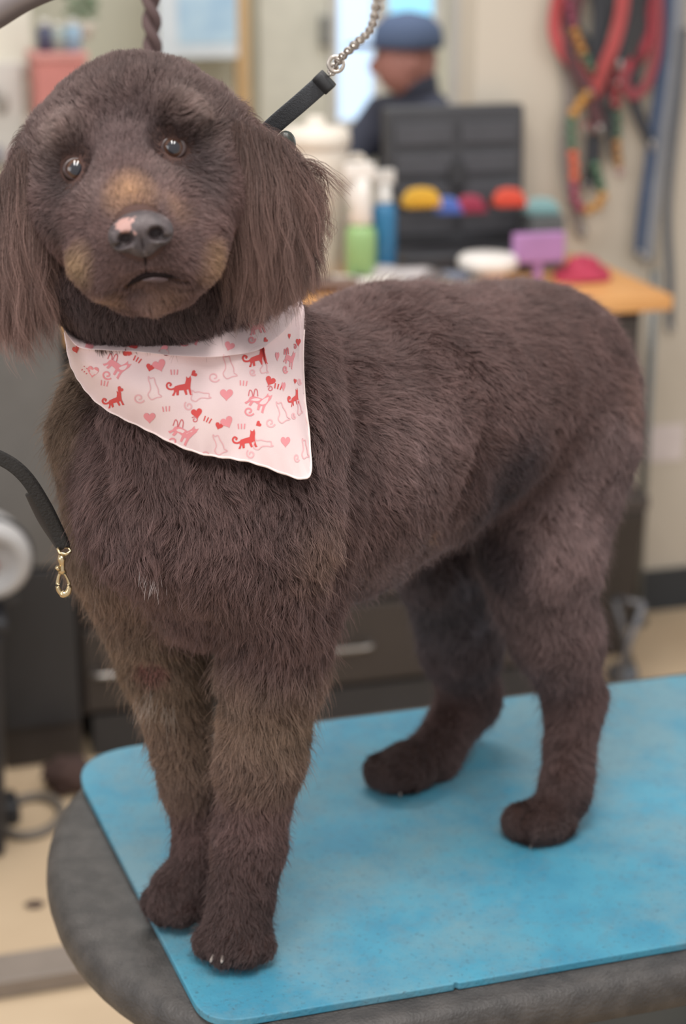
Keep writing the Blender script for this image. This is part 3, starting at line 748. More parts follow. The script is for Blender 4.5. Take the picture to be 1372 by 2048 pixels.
m_table = mat('black_table_rubber', srgb('4c4846'), .5, noise=(40, srgb('3a3736'), .38, .66), bump=(300, .8))
t = empty('grooming_table', (.2, 1.93, 0), 0, 'dark grey grooming table with a rounded end under the blue mat', 'table')
cen = np.array([-.243, 1.793])
def tab_outline(inset):
    pts = []
    hwid = .352-inset
    for k in range(33):
        n_ = hwid*math.sin(math.pi*(k/32-.5)); e_ = -.088+inset+.235*(1-math.cos(math.pi*(k/32-.5)))
        pts.append(cen+e1*e_+n1*n_)
    for k in range(33):
        n_ = hwid*math.sin(math.pi*(.5-k/32)); e_ = 1.12-inset-.235*(1-math.cos(math.pi*(.5-k/32)))
        pts.append(cen+e1*e_+n1*n_)
    return pts
TZ = MAT_Z-MT-.0005
bm = bmesh.new(); rings = []
for ins, z in ((.06, TZ-.05), (.012, TZ-.05), (.003, TZ-.043), (0, TZ-.03), (.0008, TZ-.018), (.004, TZ-.008), (.010, TZ-.002), (.018, TZ), (.06, TZ)):
    rings.append([bm.verts.new((p[0]-.2, p[1]-1.93, z)) for p in tab_outline(ins)])
for a, b in zip(rings, rings[1:]):
    for i in range(len(a)): bm.faces.new((a[i], a[(i+1) % len(a)], b[(i+1) % len(a)], b[i]))
bm.faces.new(rings[0][::-1]); bm.faces.new(rings[-1])
obj('table_top', bm, m_table, t)
m_steel = mat('table_steel', srgb('4a4b48'), .4, .4)
TL = Matrix.Translation((-.2, -1.93, 0)) @ Matrix(((e1[0], n1[0], 0, cen[0]), (e1[1], n1[1], 0, cen[1]), (0, 0, 1, 0), (0, 0, 0, 1)))
bm = bmesh.new()
for a in (-.28, .22): box(bm, .12, .92, a, a+.05, TZ-.085, TZ-.05, TL)
for a in (.12, .89): box(bm, a, a+.04, -.28, .27, TZ-.085, TZ-.05, TL)
obj('under_frame', bm, m_steel, t, bevel=.004)
for a in (.16, .88):
    for b in (-.25, .24): obj('leg', tube([TL @ Vector((a, b, .02)), TL @ Vector((a, b, TZ-.05))], .016, 14), m_steel, t)
obj('lower_shelf', B(.17, .87, -.25, .24, .30, .315, TL), m_steel, t, bevel=.003)
# metal rail and litter on the floor
a = PZ(-120, 1990, .0); b = PZ(330, 1918, .0)
d = (b-a)/np.linalg.norm(b-a); ang = math.atan2(d[1], d[0])
M = Matrix.Translation(Vector(a)) @ Matrix.Rotation(ang, 4, 'Z')
o = obj('floor_rail', B(0, float(np.linalg.norm(b-a)), -.045, .045, 0, .035, M), mat('rail_metal', srgb('8a7e74'), .5, 0), bevel=.004); tag(o, 'flat grey metal rail lying on the tan floor at lower left', 'rail')
p = PZ(62, 1640, 0)
ring = [tuple(p+np.array([.062*math.cos(a_), .085*math.sin(a_), .010])) for a_ in np.linspace(0, 2*math.pi, 40)[:-1]]
o = obj('cable_loop', tube(ring, .010, 10, close=True), mat('cable_grey', srgb('6f675f'), .6)); tag(o, 'grey hose loop lying on the floor at the left edge', 'hose')
p = PZ(70, 1812, 0)
o = obj('floor_tuft', blob((p[0], p[1], .004), (.018, .014, .005), 2, noise=.2), mat('tuft_dark', srgb('5b4b42'), .9)); tag(o, 'small dark tuft of clipped hair alone on the tan floor', 'hair tuft')
p = PZ(140, 1580, 0)
o = obj('hair_clump', blob((p[0], p[1], .035), (.055, .045, .038), 3, noise=.25), mat('clump_brown', srgb('4a3732'), .95)); tag(o, 'brown ball of clipped hair on the floor below the mat corner', 'hair clump')
p = PZ(-5, 1640, 0)
t = empty('black_shoe_shaped_plug', tuple(p), .3, 'black rubber plug block on the floor at the left edge', 'plug'); t.name = 'power_plug'
obj('block', B(-.05, .045, -.04, .04, 0, .05), m_black, t, bevel=.012); obj('cord', tube([(-.05, 0, .03), (-.12, .03, .012), (-.2, .0, .01)], .007, 8), m_black, t)
# dryer drum on a black tub at the left edge
dc = P(-26, 1105, 3.28)
a = P(-330, 1195, 3.28); b = P(-12, 1195, 3.28)
t = empty('storage_tub', ((a[0]+b[0])/2, 3.28, 0), RY, 'large black tub on the floor at the left edge', 'tub')
hw = (b[0]-a[0])/2; bm = bmesh.new(); vs = []
for z, k in ((0, .86), (a[2]-.03, 1)): vs.append([bm.verts.new((sx_*hw*k, sy*.16*k, z)) for sx_, sy in ((-1, -1), (1, -1), (1, 1), (-1, 1))])
bm.faces.new(vs[0][::-1]); bm.faces.new(vs[1])
for i in range(4): bm.faces.new((vs[0][i], vs[0][(i+1) % 4], vs[1][(i+1) % 4], vs[1][i]))
m_tub = mat('tub_black', srgb('1f1f24'), .5)
obj('body', bm, m_tub, t, bevel=.015); obj('lid', B(-hw-.01, hw+.01, -.17, .17, a[2]-.03, a[2]), m_tub, t, bevel=.01)
t = empty('pet_dryer', (dc[0], dc[1], a[2]), .3, 'pale grey pet dryer drum lying on the black tub at the left edge', 'dryer')
zc_ = dc[2]-a[2]; Mx = Matrix.Translation((0, 0, zc_)) @ Matrix.Rotation(math.radians(90), 4, 'X')
obj('drum', lathe([(.03, -.09), (.066, -.08), (.076, -.03), (.080, .05), (.070, .07), (.05, .078), (.045, .06), (.005, .058)], 40, M=Mx), mat('drum_grey', srgb('a9a6a5'), .45), t)
obj('rim', tube([tuple(Mx @ Vector((.0815*math.cos(a_), .0815*math.sin(a_), .035))) for a_ in np.linspace(0, 2*math.pi, 48)[:-1]], .005, 8, close=True), m_black, t)
obj('red_button', lathe([(.012, .075), (.012, .082), (.004, .083)], 20, M=Mx), mat('dull_red', srgb('8e4a4c'), .5), t)
obj('cradle', B(-.05, .05, -.05, .05, 0, max(zc_-.07, .01)), m_black, t, bevel=.006)

# ---------------------------------------------------------------- the dog
vb, qb = surface_nets(sdf, (-.47, 1.30, .75), (.50, 2.37, 1.76), .0055)
nb_ = grad(sdf, vb)
CAMP = Vector((0, 0, CAM_H))
bvh = BVHTree.FromPolygons([tuple(v) for v in vb], [tuple(map(int, q)) for q in qb])
def cast(x, y, tree=None, off=0):
    d = Vector(P(x, y, 1.0))-CAMP; d.normalize()
    h = (tree or bvh).ray_cast(CAMP, d)
    if h[0] is None: return None, None
    n_ = h[1] if h[1].dot(d) < 0 else -h[1]
    return h[0]+n_*off, n_
disp = np.zeros(len(vb))
for pl, wd_, am in (([(655, 655), (688, 760), (702, 860), (700, 960), (694, 1060), (672, 1150), (660, 1210)], .013, .028),
                    ([(732, 740), (748, 850), (742, 950), (730, 1040)], .010, .014), ([(775, 780), (786, 870), (778, 960)], .010, .010),
                    ([(975, 800), (962, 880), (940, 950), (905, 1010)], .014, .022), ([(1010, 900), (1000, 1000), (1010, 1100)], .02, .010),
                    ([(180, 770), (208, 880), (228, 980), (236, 1060)], .011, .018), ([(330, 1000), (345, 1100), (350, 1200)], .016, .007),
                    ([(1200, 960), (1170, 1030), (1140, 1060)], .012, .008), ([(840, 640), (870, 720), (860, 800)], .016, -.004), ([(1080, 640), (1130, 720), (1150, 800)], .018, -.005),
                    ([(640, 640), (665, 700), (680, 780)], .016, -.004)):
    cp_ = [cast(*q)[0] for q in pl]; cp_ = np.array(smooth_path([np.array(c) for c in cp_ if c is not None], 6))
    nr = np.where(((vb > cp_.min(0)-.06) & (vb < cp_.max(0)+.06)).all(1))[0]
    dd_ = np.sqrt(((vb[nr, None]-cp_[None])**2).sum(-1)); kk_ = dd_.argmin(1); dd_ = dd_.min(1)
    fade = np.sin(np.pi*np.clip((kk_+1.5)/(len(cp_)+2), 0, 1))**.6
    disp[nr] += am*np.exp(-(dd_/wd_)**2)*fade
vb = vb-nb_*disp[:, None]
_, alld = sdf(vb, True)
idxs = [i for i, _ in alld]; Wt_ = np.stack([np.exp(-np.maximum(dd, -.02)/.006) for _, dd in alld], 1); Wt_ /= Wt_.sum(1, keepdims=True)
BASE = np.array([PR[i]['ln'] for i in idxs])*.001
#        0 base   1 leg tan-brown   2 flank   3 paws   4 inner leg grey   5 crown   6 muzzle tan   7 flews   8 brows   9 ears
PAL = np.array([srgb(h) for h in ('5f4a46', '74604f', '6b5855', '4a3a37', '5e5150', '574743', '8e6f57', '7e6353', '66554f', '66504a')])
a_ln = Wt_@BASE; a_lift = Wt_@np.array([PR[i]['lift'] for i in idxs]); a_comb = Wt_@np.array([PR[i]['comb']/np.linalg.norm(PR[i]['comb']) for i in idxs])
a_col = Wt_@PAL[[PR[i]['col'] for i in idxs]]
gname = [PR[i]['g'] for i in idxs]
dom = np.array([gname[k] for k in Wt_.argmax(1)])
ear_w = np.stack([Wt_[:, [k for k, g in enumerate(gname) if g == 'earR']].sum(1), Wt_[:, [k for k, g in enumerate(gname) if g == 'earL']].sum(1)], 1)
head_w = Wt_[:, [k for k, g in enumerate(gname) if g == 'head']].sum(1)

dog = empty('dog', (.05, 1.8, MAT_Z), 0, 'large chocolate brown curly dog standing on the blue mat', 'dog')
DO = np.array([.05, 1.8, MAT_Z])
m_hide = mat('dog_skin', srgb('4a3631'), .8, spec=.2)
body = obj('body', (vb-DO, qb), m_hide, dog)
bvh = BVHTree.FromPolygons([tuple(v) for v in vb], [tuple(map(int, q)) for q in qb])
# eyes
eyes = []
m_iris = bpy.data.materials.new('eye'); m_iris.use_nodes = True; nt = m_iris.node_tree; bs = nt.nodes['Principled BSDF']
tc = nt.nodes.new('ShaderNodeTexCoord'); gr = nt.nodes.new('ShaderNodeVectorMath'); gr.operation = 'LENGTH'; sx = nt.nodes.new('ShaderNodeVectorMath'); sx.operation = 'MULTIPLY'; sx.inputs[1].default_value = (1, 0, 1)
nt.links.new(tc.outputs['Object'], sx.inputs[0]); nt.links.new(sx.outputs[0], gr.inputs[0])
ml = nt.nodes.new('ShaderNodeMath'); ml.operation = 'MULTIPLY'; ml.inputs[1].default_value = 1/.0115; nt.links.new(gr.outputs['Value'], ml.inputs[0])
rp = nt.nodes.new('ShaderNodeValToRGB'); nt.links.new(ml.outputs[0], rp.inputs[0])
for i, (pos, c) in enumerate(((0, '25252b'), (.42, '28272c'), (.50, '3f2b22'), (.66, '4a3226'), (.76, '241815'), (1, '1a1311'))):
    el = rp.color_ramp.elements[i] if i < 2 else rp.color_ramp.elements.new(pos)
    el.position = pos; el.color = (*srgb(c), 1)
nt.links.new(rp.outputs[0], bs.inputs['Base Color']); bs.inputs['Roughness'].default_value = .06; bs.inputs['Coat Weight'].default_value = .4; bs.inputs['Specular IOR Level'].default_value = .4; bs.inputs['Coat Roughness'].default_value = .02
m_lid = mat('eyelid', srgb('3a2a28'), .35)
for ex, ey in ((152, 339), (347, 296)):
    h, n_ = cast(ex, ey)
    vd = (CAMP-h).normalized()
    c = h-vd*.0070
    eyes.append(np.array(c))
    bm = bmesh.new(); bmesh.ops.create_uvsphere(bm, u_segments=32, v_segments=24, radius=.0115)
    e = obj('eye', bm, m_iris, dog); e.location = Vector(c)-Vector(DO)
    e.rotation_euler = (vd+Vector((0, 0, .06))).to_track_quat('-Y', 'Z').to_euler()
    rg = [(.0092*math.cos(a_), -.0070-.0008*math.cos(2*a_), .0080*math.sin(a_)) for a_ in np.linspace(0, 2*math.pi, 36)[:-1]]
    obj('eyelid', tube(rg, .0019, 8, close=True, ref=(0, 1, 0)), m_lid, e)
# nose leather
hN, _ = cast(281, 466)
hN = Vector(hN)
fz = (CAMP-hN).normalized(); fwd = (fz+Vector((0, 0, -.10))).normalized()
upv = Vector((-.0, 0, 1)); rt = fwd.cross(upv).normalized()*-1; rt = Vector((abs(rt.x), rt.y, rt.z)) if rt.x < 0 else rt
tl = math.radians(9); rt0 = rt.copy(); up0 = rt.cross(fwd); up0 = up0 if up0.z > 0 else -up0
rt = rt0*math.cos(tl)+up0*math.sin(tl); upv = -rt0*math.sin(tl)+up0*math.cos(tl)
def ell(p, c, r):
    q = (p-np.array(c))/np.array(r); l = np.linalg.norm(q, axis=-1); return (l-1)*min(r)
def nose_sdf(p):      # local: x right, y towards the viewer, z up
    d = ell(p, (0, 0, .003), (.0225, .0155, .0145))
    for s_ in (-1, 1):
        d = smin(d, ell(p, (s_*.0145, .001, -.002), (.0115, .0135, .0115)), .006)
    d = smin(d, ell(p, (0, .002, -.010), (.011, .011, .010)), .006)
    for s_ in (-1, 1):
        d = smax(d, -ell(p, (s_*.0122, .016, -.002), (.0066, .013, .0056)), .003)
        d = smax(d, -ell(p, (s_*.020, .012, -.007), (.0065, .006, .0022)), .002)
    d = smax(d, -ell(p, (0, .016, -.013), (.0011, .006, .010)), .002)
    return d
nv, nq = surface_nets(nose_sdf, (-.03, -.02, -.025), (.03, .02, .022), .0009)
m_nose = mat('nose_leather', srgb('4a4041'), .58, noise=(95, srgb('362e30'), .38, .62), bump=(900, .35))
nt = m_nose.node_tree; tc = [n for n in nt.nodes if n.type == 'TEX_COORD'][0]; bs = nt.nodes['Principled BSDF']; base = bs.inputs['Base Color'].links[0].from_socket
o_ = speck(160, .56, .66, srgb('6e6566'), base, .6)
for c, r in (((-.0115, .010, .0085), .0075), ((-.004, .012, .012), .003), ((-.0045, .015, .0015), .0026)):
    vm = nt.nodes.new('ShaderNodeVectorMath'); vm.operation = 'DISTANCE'; vm.inputs[1].default_value = c; nt.links.new(tc.outputs['Object'], vm.inputs[0])
    ns = nt.nodes.new('ShaderNodeTexNoise'); ns.inputs['Scale'].default_value = 260; nt.links.new(tc.outputs['Object'], ns.inputs['Vector'])
    ad = nt.nodes.new('ShaderNodeMath'); ad.operation = 'MULTIPLY_ADD'; ad.inputs[1].default_value = .009; nt.links.new(ns.outputs['Fac'], ad.inputs[0]); nt.links.new(vm.outputs['Value'], ad.inputs[2])
    mr = nt.nodes.new('ShaderNodeMapRange'); mr.inputs[1].default_value = r+.0045; mr.inputs[2].default_value = r+.003; nt.links.new(ad.outputs[0], mr.inputs[0])
    mx = nt.nodes.new('ShaderNodeMix'); mx.data_type = 'RGBA'; mx.inputs[7].default_value = (*srgb('99766f'), 1); nt.links.new(mr.outputs[0], mx.inputs[0]); nt.links.new(o_, mx.inputs[6]); o_ = mx.outputs[2]
nt.links.new(o_, bs.inputs['Base Color'])
nose = obj('nose', (nv, nq), m_nose, dog)
nc = hN-fwd*.004
Mn = Matrix.Identity(4)
for i, ax in enumerate((rt, fwd, upv)):
    for k in range(3): Mn[k][i] = ax[k]
Mn.translation = nc-Vector(DO); nose.matrix_local = Mn
if Mn.determinant() < 0: nose.data.flip_normals()
NOSE_C = np.array(nc)
# mouth line
m_lip = mat('lip', srgb('1c1414'), .85, spec=.1)
mouth = [cast(x, y, off=.001)[0] for x, y in ((254, 572), (262, 564), (275, 556), (292, 549), (318, 548), (345, 552), (372, 557))]
mouth = [np.array(p) for p in smooth_path(mouth, 6)]
obj('mouth_line', tube([p-DO for p in mouth],   .0026, 8, rfn=lambda s_: .15+math.sin(math.pi*s_)*.85), m_lip, dog)
phil = [cast(x, y, off=.0006)[0] for x, y in ((289, 510), (291, 525), (293, 546))]
obj('lip_cleft', tube([np.array(p)-DO for p in smooth_path(phil, 4)], .0008, 8), m_lip, dog)
ll = [cast(x, y, off=.0030)[0] for x, y in ((284, 554), (300, 552), (318, 552), (334, 553))]
obj('lower_lip', tube([np.array(p)-DO for p in smooth_path(ll, 5)], .0022, 8, rfn=lambda s_: .3+math.sin(math.pi*s_)), mat('lip_pink', srgb('4c3a3b'), .5), dog)
# claws
m_claw = mat('claw', srgb('a89c94'), .4)
for x, y in ((428, 1922), (446, 1924), (1062, 1691), (1095, 1692), (800, 1588)):
    h, n_ = cast(x, y-5)
    if h is None: continue
    q = np.array(h)-DO; k = np.array(n_)
    obj('claw', tube([q+np.array([0, 0, .004]), q+k*.004+np.array([0, 0, .001]), q+k*.006+np.array([0, 0, -.0005])], .0023, 8, rfn=lambda s_: 1-.6*s_), m_claw, dog)

# ---------------------------------------------------------------- bandana
cols = [[(112, 590), (122, 645), (126, 652), (127, 657), (129, 664)],
        [(150, 640), (156, 690), (157, 694), (150, 716), (145, 735)],
        [(200, 650), (215, 697), (215, 702), (203, 755), (192, 802)],
        [(270, 650), (290, 702), (290, 708), (288, 785), (290, 858)],
        [(335, 625), (370, 708), (370, 714), (390, 810), (400, 906)],
        [(400, 580), (440, 705), (440, 711), (478, 812), (505, 924)],
        [(452, 550), (508, 693), (510, 699), (558, 828), (611, 957)],
        [(495, 545), (550, 668), (553, 676), (588, 792), (619, 885)],
        [(530, 550), (578, 640), (580, 648), (598, 735), (609, 790)],
        [(560, 575), (592, 616), (594, 622), (602, 662), (606, 705)],
        [(580, 570), (600, 594), (602, 598), (608, 616), (610, 634)]]
G = np.zeros((len(cols), 5, 3))
D0 = np.zeros((len(cols), 5))
for i, c in enumerate(cols):
    for j, (x, y) in enumerate(c):
        h, n_ = cast(x, y)
        D0[i, j] = (Vector(h)-CAMP).length if h else np.nan
for j in range(5):
    for i in range(len(cols)-2, -1, -1):
        if np.isnan(D0[i, j]): D0[i, j] = D0[i+1, j]+.012
    for i in range(1, len(cols)):
        if np.isnan(D0[i, j]): D0[i, j] = D0[i-1, j]+.012
# the throat and jaw stand in front of the neck edge: the cloth runs under them
D0[:, 0] = np.maximum(D0[:, 0], D0[:, 1]+.035)
for _ in range(2):
    D1 = D0.copy(); D1[1:-1, 1:] = .5*D0[1:-1, 1:]+.25*(D0[:-2, 1:]+D0[2:, 1:]); D0 = D1
for i, c in enumerate(cols):
    for j, (x, y) in enumerate(c):
        k = (0, .030, .020, .024, .020)[j]+(.008 if i == 6 and j > 1 else 0)-(.02 if i == 10 else 0)-(.01 if i in (0,) else 0)+((.012, .016, .016, .012, .006)[i-1] if 1 <= i <= 5 and j >= 3 else 0)
        d = Vector(P(x, y, 1.0))-CAMP; d.normalize(); G[i, j] = np.array(CAMP+d*(D0[i, j]-k))
def bez(G, nu, nv_):
    rows = [np.array(smooth_path(list(G[:, j]), nu)) for j in range(G.shape[1])]
    return np.stack([np.array(smooth_path([r[i] for r in rows], nv_)) for i in range(len(rows[0]))])
S_ = bez(G, 14, 16)
nu_, nv2 = S_.shape[:2]
rip = np.array([[math.sin(i*.33+math.sin(j*.1)*2)*.0012*min(1, j/30)+math.sin(i*1.3)*.0012*max(0, (j-56)/8) for j in range(nv2)] for i in range(nu_)])
S_[..., 1] += rip
verts = S_.reshape(-1, 3); faces = [(i*nv2+j, (i+1)*nv2+j, (i+1)*nv2+j+1, i*nv2+j+1) for i in range(nu_-1) for j in range(nv2-1)]
bb = BVHTree.FromPolygons([tuple(v) for v in verts], faces)
m_cloth = mat('bandana_cloth', srgb('dfc8c7'), .75, noise=(30, srgb('dbc2c3'), .3, .7), bump=(1500, .15))
m_pr = [mat('print_red', srgb('cf4a48'), .75), mat('print_pink', srgb('e08d93'), .75), mat('print_outline', srgb('dfaaae'), .75), mat('print_rose', srgb('cc6a70'), .75)]
BO = np.array([float(verts[:, 0].mean()), float(verts[:, 1].mean()), float(verts[:, 2].min())])
bm = bmesh.new(); vs = [bm.verts.new(v-BO) for v in verts]
for f in faces: bm.faces.new([vs[k] for k in f])
def on_cloth(x, y):
    h, n_ = cast(x, y, bb)
    return None if h is None else Vector(h)+n_*.0003-Vector(BO)
def cpx(cx, cy): return 100+cx*.4009, 560+cy*.4008
def fill(pts, mi):
    q = [on_cloth(*cpx(*p)) for p in pts]
    if any(v is None for v in q): return
    try: f = bm.faces.new([bm.verts.new(v) for v in q])
    except ValueError: return
    f.material_index = mi+1
def stroke(pts, wd, mi, close=False):
    pts = [np.array(p, float) for p in pts]
    if close: pts = pts+[pts[0]]
    L, R_ = [], []
    for i, p in enumerate(pts):
        a = pts[max(i-1, 0)]; b = pts[min(i+1, len(pts)-1)]; d = b-a; d = d/(np.linalg.norm(d)+1e-9); nn = np.array([-d[1], d[0]])*wd/2
        L.append(on_cloth(*cpx(*(p+nn)))); R_.append(on_cloth(*cpx(*(p-nn))))
    for i in range(len(pts)-1):
        q = (L[i], L[i+1], R_[i+1], R_[i])
        if any(v is None for v in q): continue
        f = bm.faces.new([bm.verts.new(v) for v in q]); f.material_index = mi+1
def place(pts, c, s_, rot=0, mir=False, sq=1):
    cs, sn = math.cos(math.radians(rot)), math.sin(math.radians(rot)); out = []
    for x, y in pts:
        x = -x if mir else x; x *= s_; y *= s_; out.append((c[0]+(x*cs-y*sn)*sq, c[1]+x*sn+y*cs))
    return out
heart = [(16*math.sin(a_)**3/16, -(13*math.cos(a_)-5*math.cos(2*a_)-2*math.cos(3*a_)-math.cos(4*a_))/16) for a_ in np.linspace(0, 2*math.pi, 25)[:-1]]
cat_walk = [(-.62, .08), (-.5, -.12), (-.1, -.2), (.3, -.25), (.42, -.55), (.45, -.85), (.56, -.70), (.68, -.72), (.80, -.88), (.84, -.55), (.78, -.3), (.72, .1), (.80, .55), (.86, .68), (.66, .68), (.55, .2),
            (.40, .25), (.46, .62), (.30, .66), (.18, .25), (-.2, .25), (-.24, .62), (-.42, .64), (-.44, .3), (-.62, .66), (-.80, .62), (-.62, .34)]
spiral = [(-.62+.0-.30*(1-k/26)*0+(-.42+.30*math.cos(k*.42)*(1-k/34)), -.18+.26*math.sin(k*.42)*(1-k/34)) for k in range(22)]
tailc = smooth_path([(-.55, .05), (-.8, .12), (-1.08, .02), (-1.16, -.25), (-.98, -.42), (-.80, -.28), (-.92, -.16)], 4)
cat_sit = smooth_path([(.62, .0), (.55, -.35), (.25, -.8), (.05, -1.25), (-.25, -1.15), (-.42, -1.32), (-.38, -1.0), (-.2, -.65), (-.1, -.2), (-.25, .25), (.1, .62), (.55, .38), (.95, .25), (.62, .05)], 3)
swirl = [(-.45+.55*math.cos(k*.33+.3)*(1-k/30), .35+.5*math.sin(k*.33+.3)*(1-k/30)) for k in range(24)]
legs_out = [smooth_path([(-.7, -.1), (-.62, -.62), (-.42, -.5), (-.3, -.05)], 3), smooth_path([(-.25, -.1), (-.14, -.72), (.06, -.6), (.12, -.1)], 3)]
for c, s_, r, sq in (((655, 535), 62, -4, 1), ((1030, 390), 58, -12, 1), ((980, 800), 58, -8, 1), ((1218, 592), 52, -14, .5), ((322, 600), 50, -15, 1)):
    fill(place(cat_walk, c, s_, r, sq=sq), 0); stroke(place(tailc, c, s_, r, sq=sq), 9, 0)
for c, s_, r, sq in (((330, 425), 66, 35, 1), ((712, 255), 70, 30, 1), ((1035, 600), 66, 20, 1), ((660, 755), 70, 30, 1), ((1192, 390), 60, 15, .5), ((1030, 235), 55, -20, .9)):
    fill(place(cat_walk, c, s_, r+8, sq=sq), 1); stroke(place(swirl, (c[0]-18*sq, c[1]+42), s_*.72, r-10, sq=sq), 8, 1)
    for l in legs_out: stroke(place(l, (c[0]-6, c[1]-14), s_*.85, r-18, sq=sq), 5, 3)
    stroke(place(swirl, (c[0]+45*sq, c[1]-52), s_*.45, 200, sq=sq), 5, 3)
for c, s_, r, mir, sq in (((505, 560), 58, 8, 0, 1), ((880, 455), 60, 8, 0, 1), ((735, 590), 50, 70, 1, 1), ((1045, 830), 50, 70, 1, 1), ((835, 840), 52, 0, 0, 1), ((1150, 680), 55, 0, 0, .9), ((1060, 440), 40, 20, 0, .9), ((1270, 480), 40, 0, 0, .5), ((1240, 650), 40, 0, 0, .5), ((1265, 860), 50, 10, 0, .6)):
    stroke(place(cat_sit, c, s_, r, mir, sq), 5, 2); stroke(place(swirl, (c[0]-35*sq, c[1]+14), s_*.9, r, mir, sq), 7, 2)
for cx, cy, s_, mi, r, sq in ((388, 358, 26, 0, -60, 1), (500, 436, 22, 0, 15, 1), (718, 468, 17, 0, 60, 1), (732, 663, 28, 0, -10, 1), (843, 727, 20, 0, 20, 1), (1098, 503, 26, 0, 25, 1), (1040, 718, 15, 0, 60, 1), (350, 545, 16, 0, 40, 1), (130, 345, 22, 0, -20, .8), (1075, 300, 13, 0, 50, .9), (750, 145, 24, 0, 40, 1), (835, 185, 22, 0, -30, 1), (415, 325, 24, 0, 60, 1), (1238, 310, 22, 0, 0, .55), (1222, 505, 15, 0, 10, .5), (1193, 280, 16, 0, 0, .4),
                              (545, 425, 34, 1, -20, 1), (880, 570, 33, 1, 0, 1), (882, 708, 32, 1, -25, 1), (497, 685, 30, 1, 0, 1), (1174, 805, 30, 1, 0, .8), (215, 455, 32, 1, 10, .9), (895, 330, 26, 1, 20, 1), (195, 325, 24, 1, 60, 1), (570, 352, 28, 1, 80, 1), (1164, 530, 26, 1, 0, .4), (1133, 380, 26, 1, 0, .4)):
    fill(place(heart, (cx, cy), s_, r, sq=sq), mi)
for cx, cy, r, mi in ((435, 397, 30, 0), (620, 460, 0, 1), (580, 643, -5, 1), (965, 515, 5, 1), (785, 697, 25, 0), (1137, 532, 15, 0), (955, 730, 0, 1), (272, 515, 10, 1), (790, 170, 60, 0), (178, 450, 40, 3)):
    for k in (-1, 0, 1):
        a = place([(k*17, -13), (k*14, 13)], (cx, cy), 1, r); stroke(a, 6, mi)
bd = obj('bandana', bm, [m_cloth]+m_pr)
bd.location = BO; tag(bd, 'pale pink bandana printed with red cats and hearts around the neck of the dog', 'bandana')
hem = obj('stitched_hem', tube([verts[i*nv2+nv2-1]-BO for i in range(nu_)], .0011, 6), mat('hem_thread', srgb('ecd8d4'), .8), bd)
# ---------------------------------------------------------------- fur
def hash3(i, seed):
    i = i.astype(np.int64); h = (i[..., 0]*374761393+i[..., 1]*668265263+i[..., 2]*2147483647+seed*1274126177) & 0xffffffff
    h = ((h ^ (h >> 13))*1274126177) & 0xffffffff; h = (h ^ (h >> 16)) & 0xffffffff
    return h/2147483647.5-1
def vnoise(p, size, seed):
    q = p/size; i = np.floor(q).astype(np.int64); f = q-i; f = f*f*(3-2*f); r = 0
    for a in (0, 1):
        for b in (0, 1):
            for c in (0, 1):
                wgt = (f[:, 0] if a else 1-f[:, 0])*(f[:, 1] if b else 1-f[:, 1])*(f[:, 2] if c else 1-f[:, 2])
                r = r+wgt*hash3(i+np.array([a, b, c]), seed)
    return r
def vnoise3(p, size, seed): return np.stack([vnoise(p, size, seed+k) for k in range(3)], -1)
def unit(v): return v/np.maximum(np.linalg.norm(v, axis=-1, keepdims=True), 1e-9)

m_fur = bpy.data.materials.new('dog_fur'); m_fur.use_nodes = True; nt = m_fur.node_tree; bs = nt.nodes['Principled BSDF']
at = nt.nodes.new('ShaderNodeAttribute'); at.attribute_name = 'fur_colour'
hi = nt.nodes.new('ShaderNodeHairInfo')
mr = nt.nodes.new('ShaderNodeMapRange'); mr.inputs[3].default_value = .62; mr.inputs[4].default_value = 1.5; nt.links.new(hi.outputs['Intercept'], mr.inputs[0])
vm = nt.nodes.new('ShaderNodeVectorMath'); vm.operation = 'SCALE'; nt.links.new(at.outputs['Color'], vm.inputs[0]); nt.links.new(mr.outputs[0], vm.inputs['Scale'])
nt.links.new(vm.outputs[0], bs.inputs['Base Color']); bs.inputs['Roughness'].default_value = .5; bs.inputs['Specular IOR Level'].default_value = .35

tri = np.concatenate([qb[:, [0, 1, 2]], qb[:, [0, 2, 3]]])
ta, tb_, tc_ = vb[tri[:, 0]], vb[tri[:, 1]], vb[tri[:, 2]]
tarea = np.linalg.norm(np.cross(tb_-ta, tc_-ta), axis=1)/2
tcen = (ta+tb_+tc_)/3; tn = unit(nb_[tri].mean(1)); view = unit(np.array([0, 0, CAM_H])-tcen)
facing = (tn*view).sum(1)
short = np.clip(.016/np.maximum(a_ln[tri].mean(1), .004), .5, 3.0)
tw = tarea*np.where(facing > -.25, 1.0, .3)*short**.8
tw *= 1+1.2*head_w[tri].mean(1)
NH = 800000
pick = RNG.choice(len(tri), NH, p=tw/tw.sum())
r1 = np.sqrt(RNG.random(NH)); r2 = RNG.random(NH); bc = np.stack([1-r1, r1*(1-r2), r1*r2], 1)
def interp(a): return (a[tri[pick]]*(bc[..., None] if a.ndim > 1 else bc)).sum(1)
root = interp(vb); nor = unit(interp(nb_)); ln = interp(a_ln); lift = interp(a_lift); comb = interp(a_comb); colr = interp(a_col); ear = interp(ear_w); hd_ = interp(head_w)
keep = root[:, 2] > MAT_Z+.0025
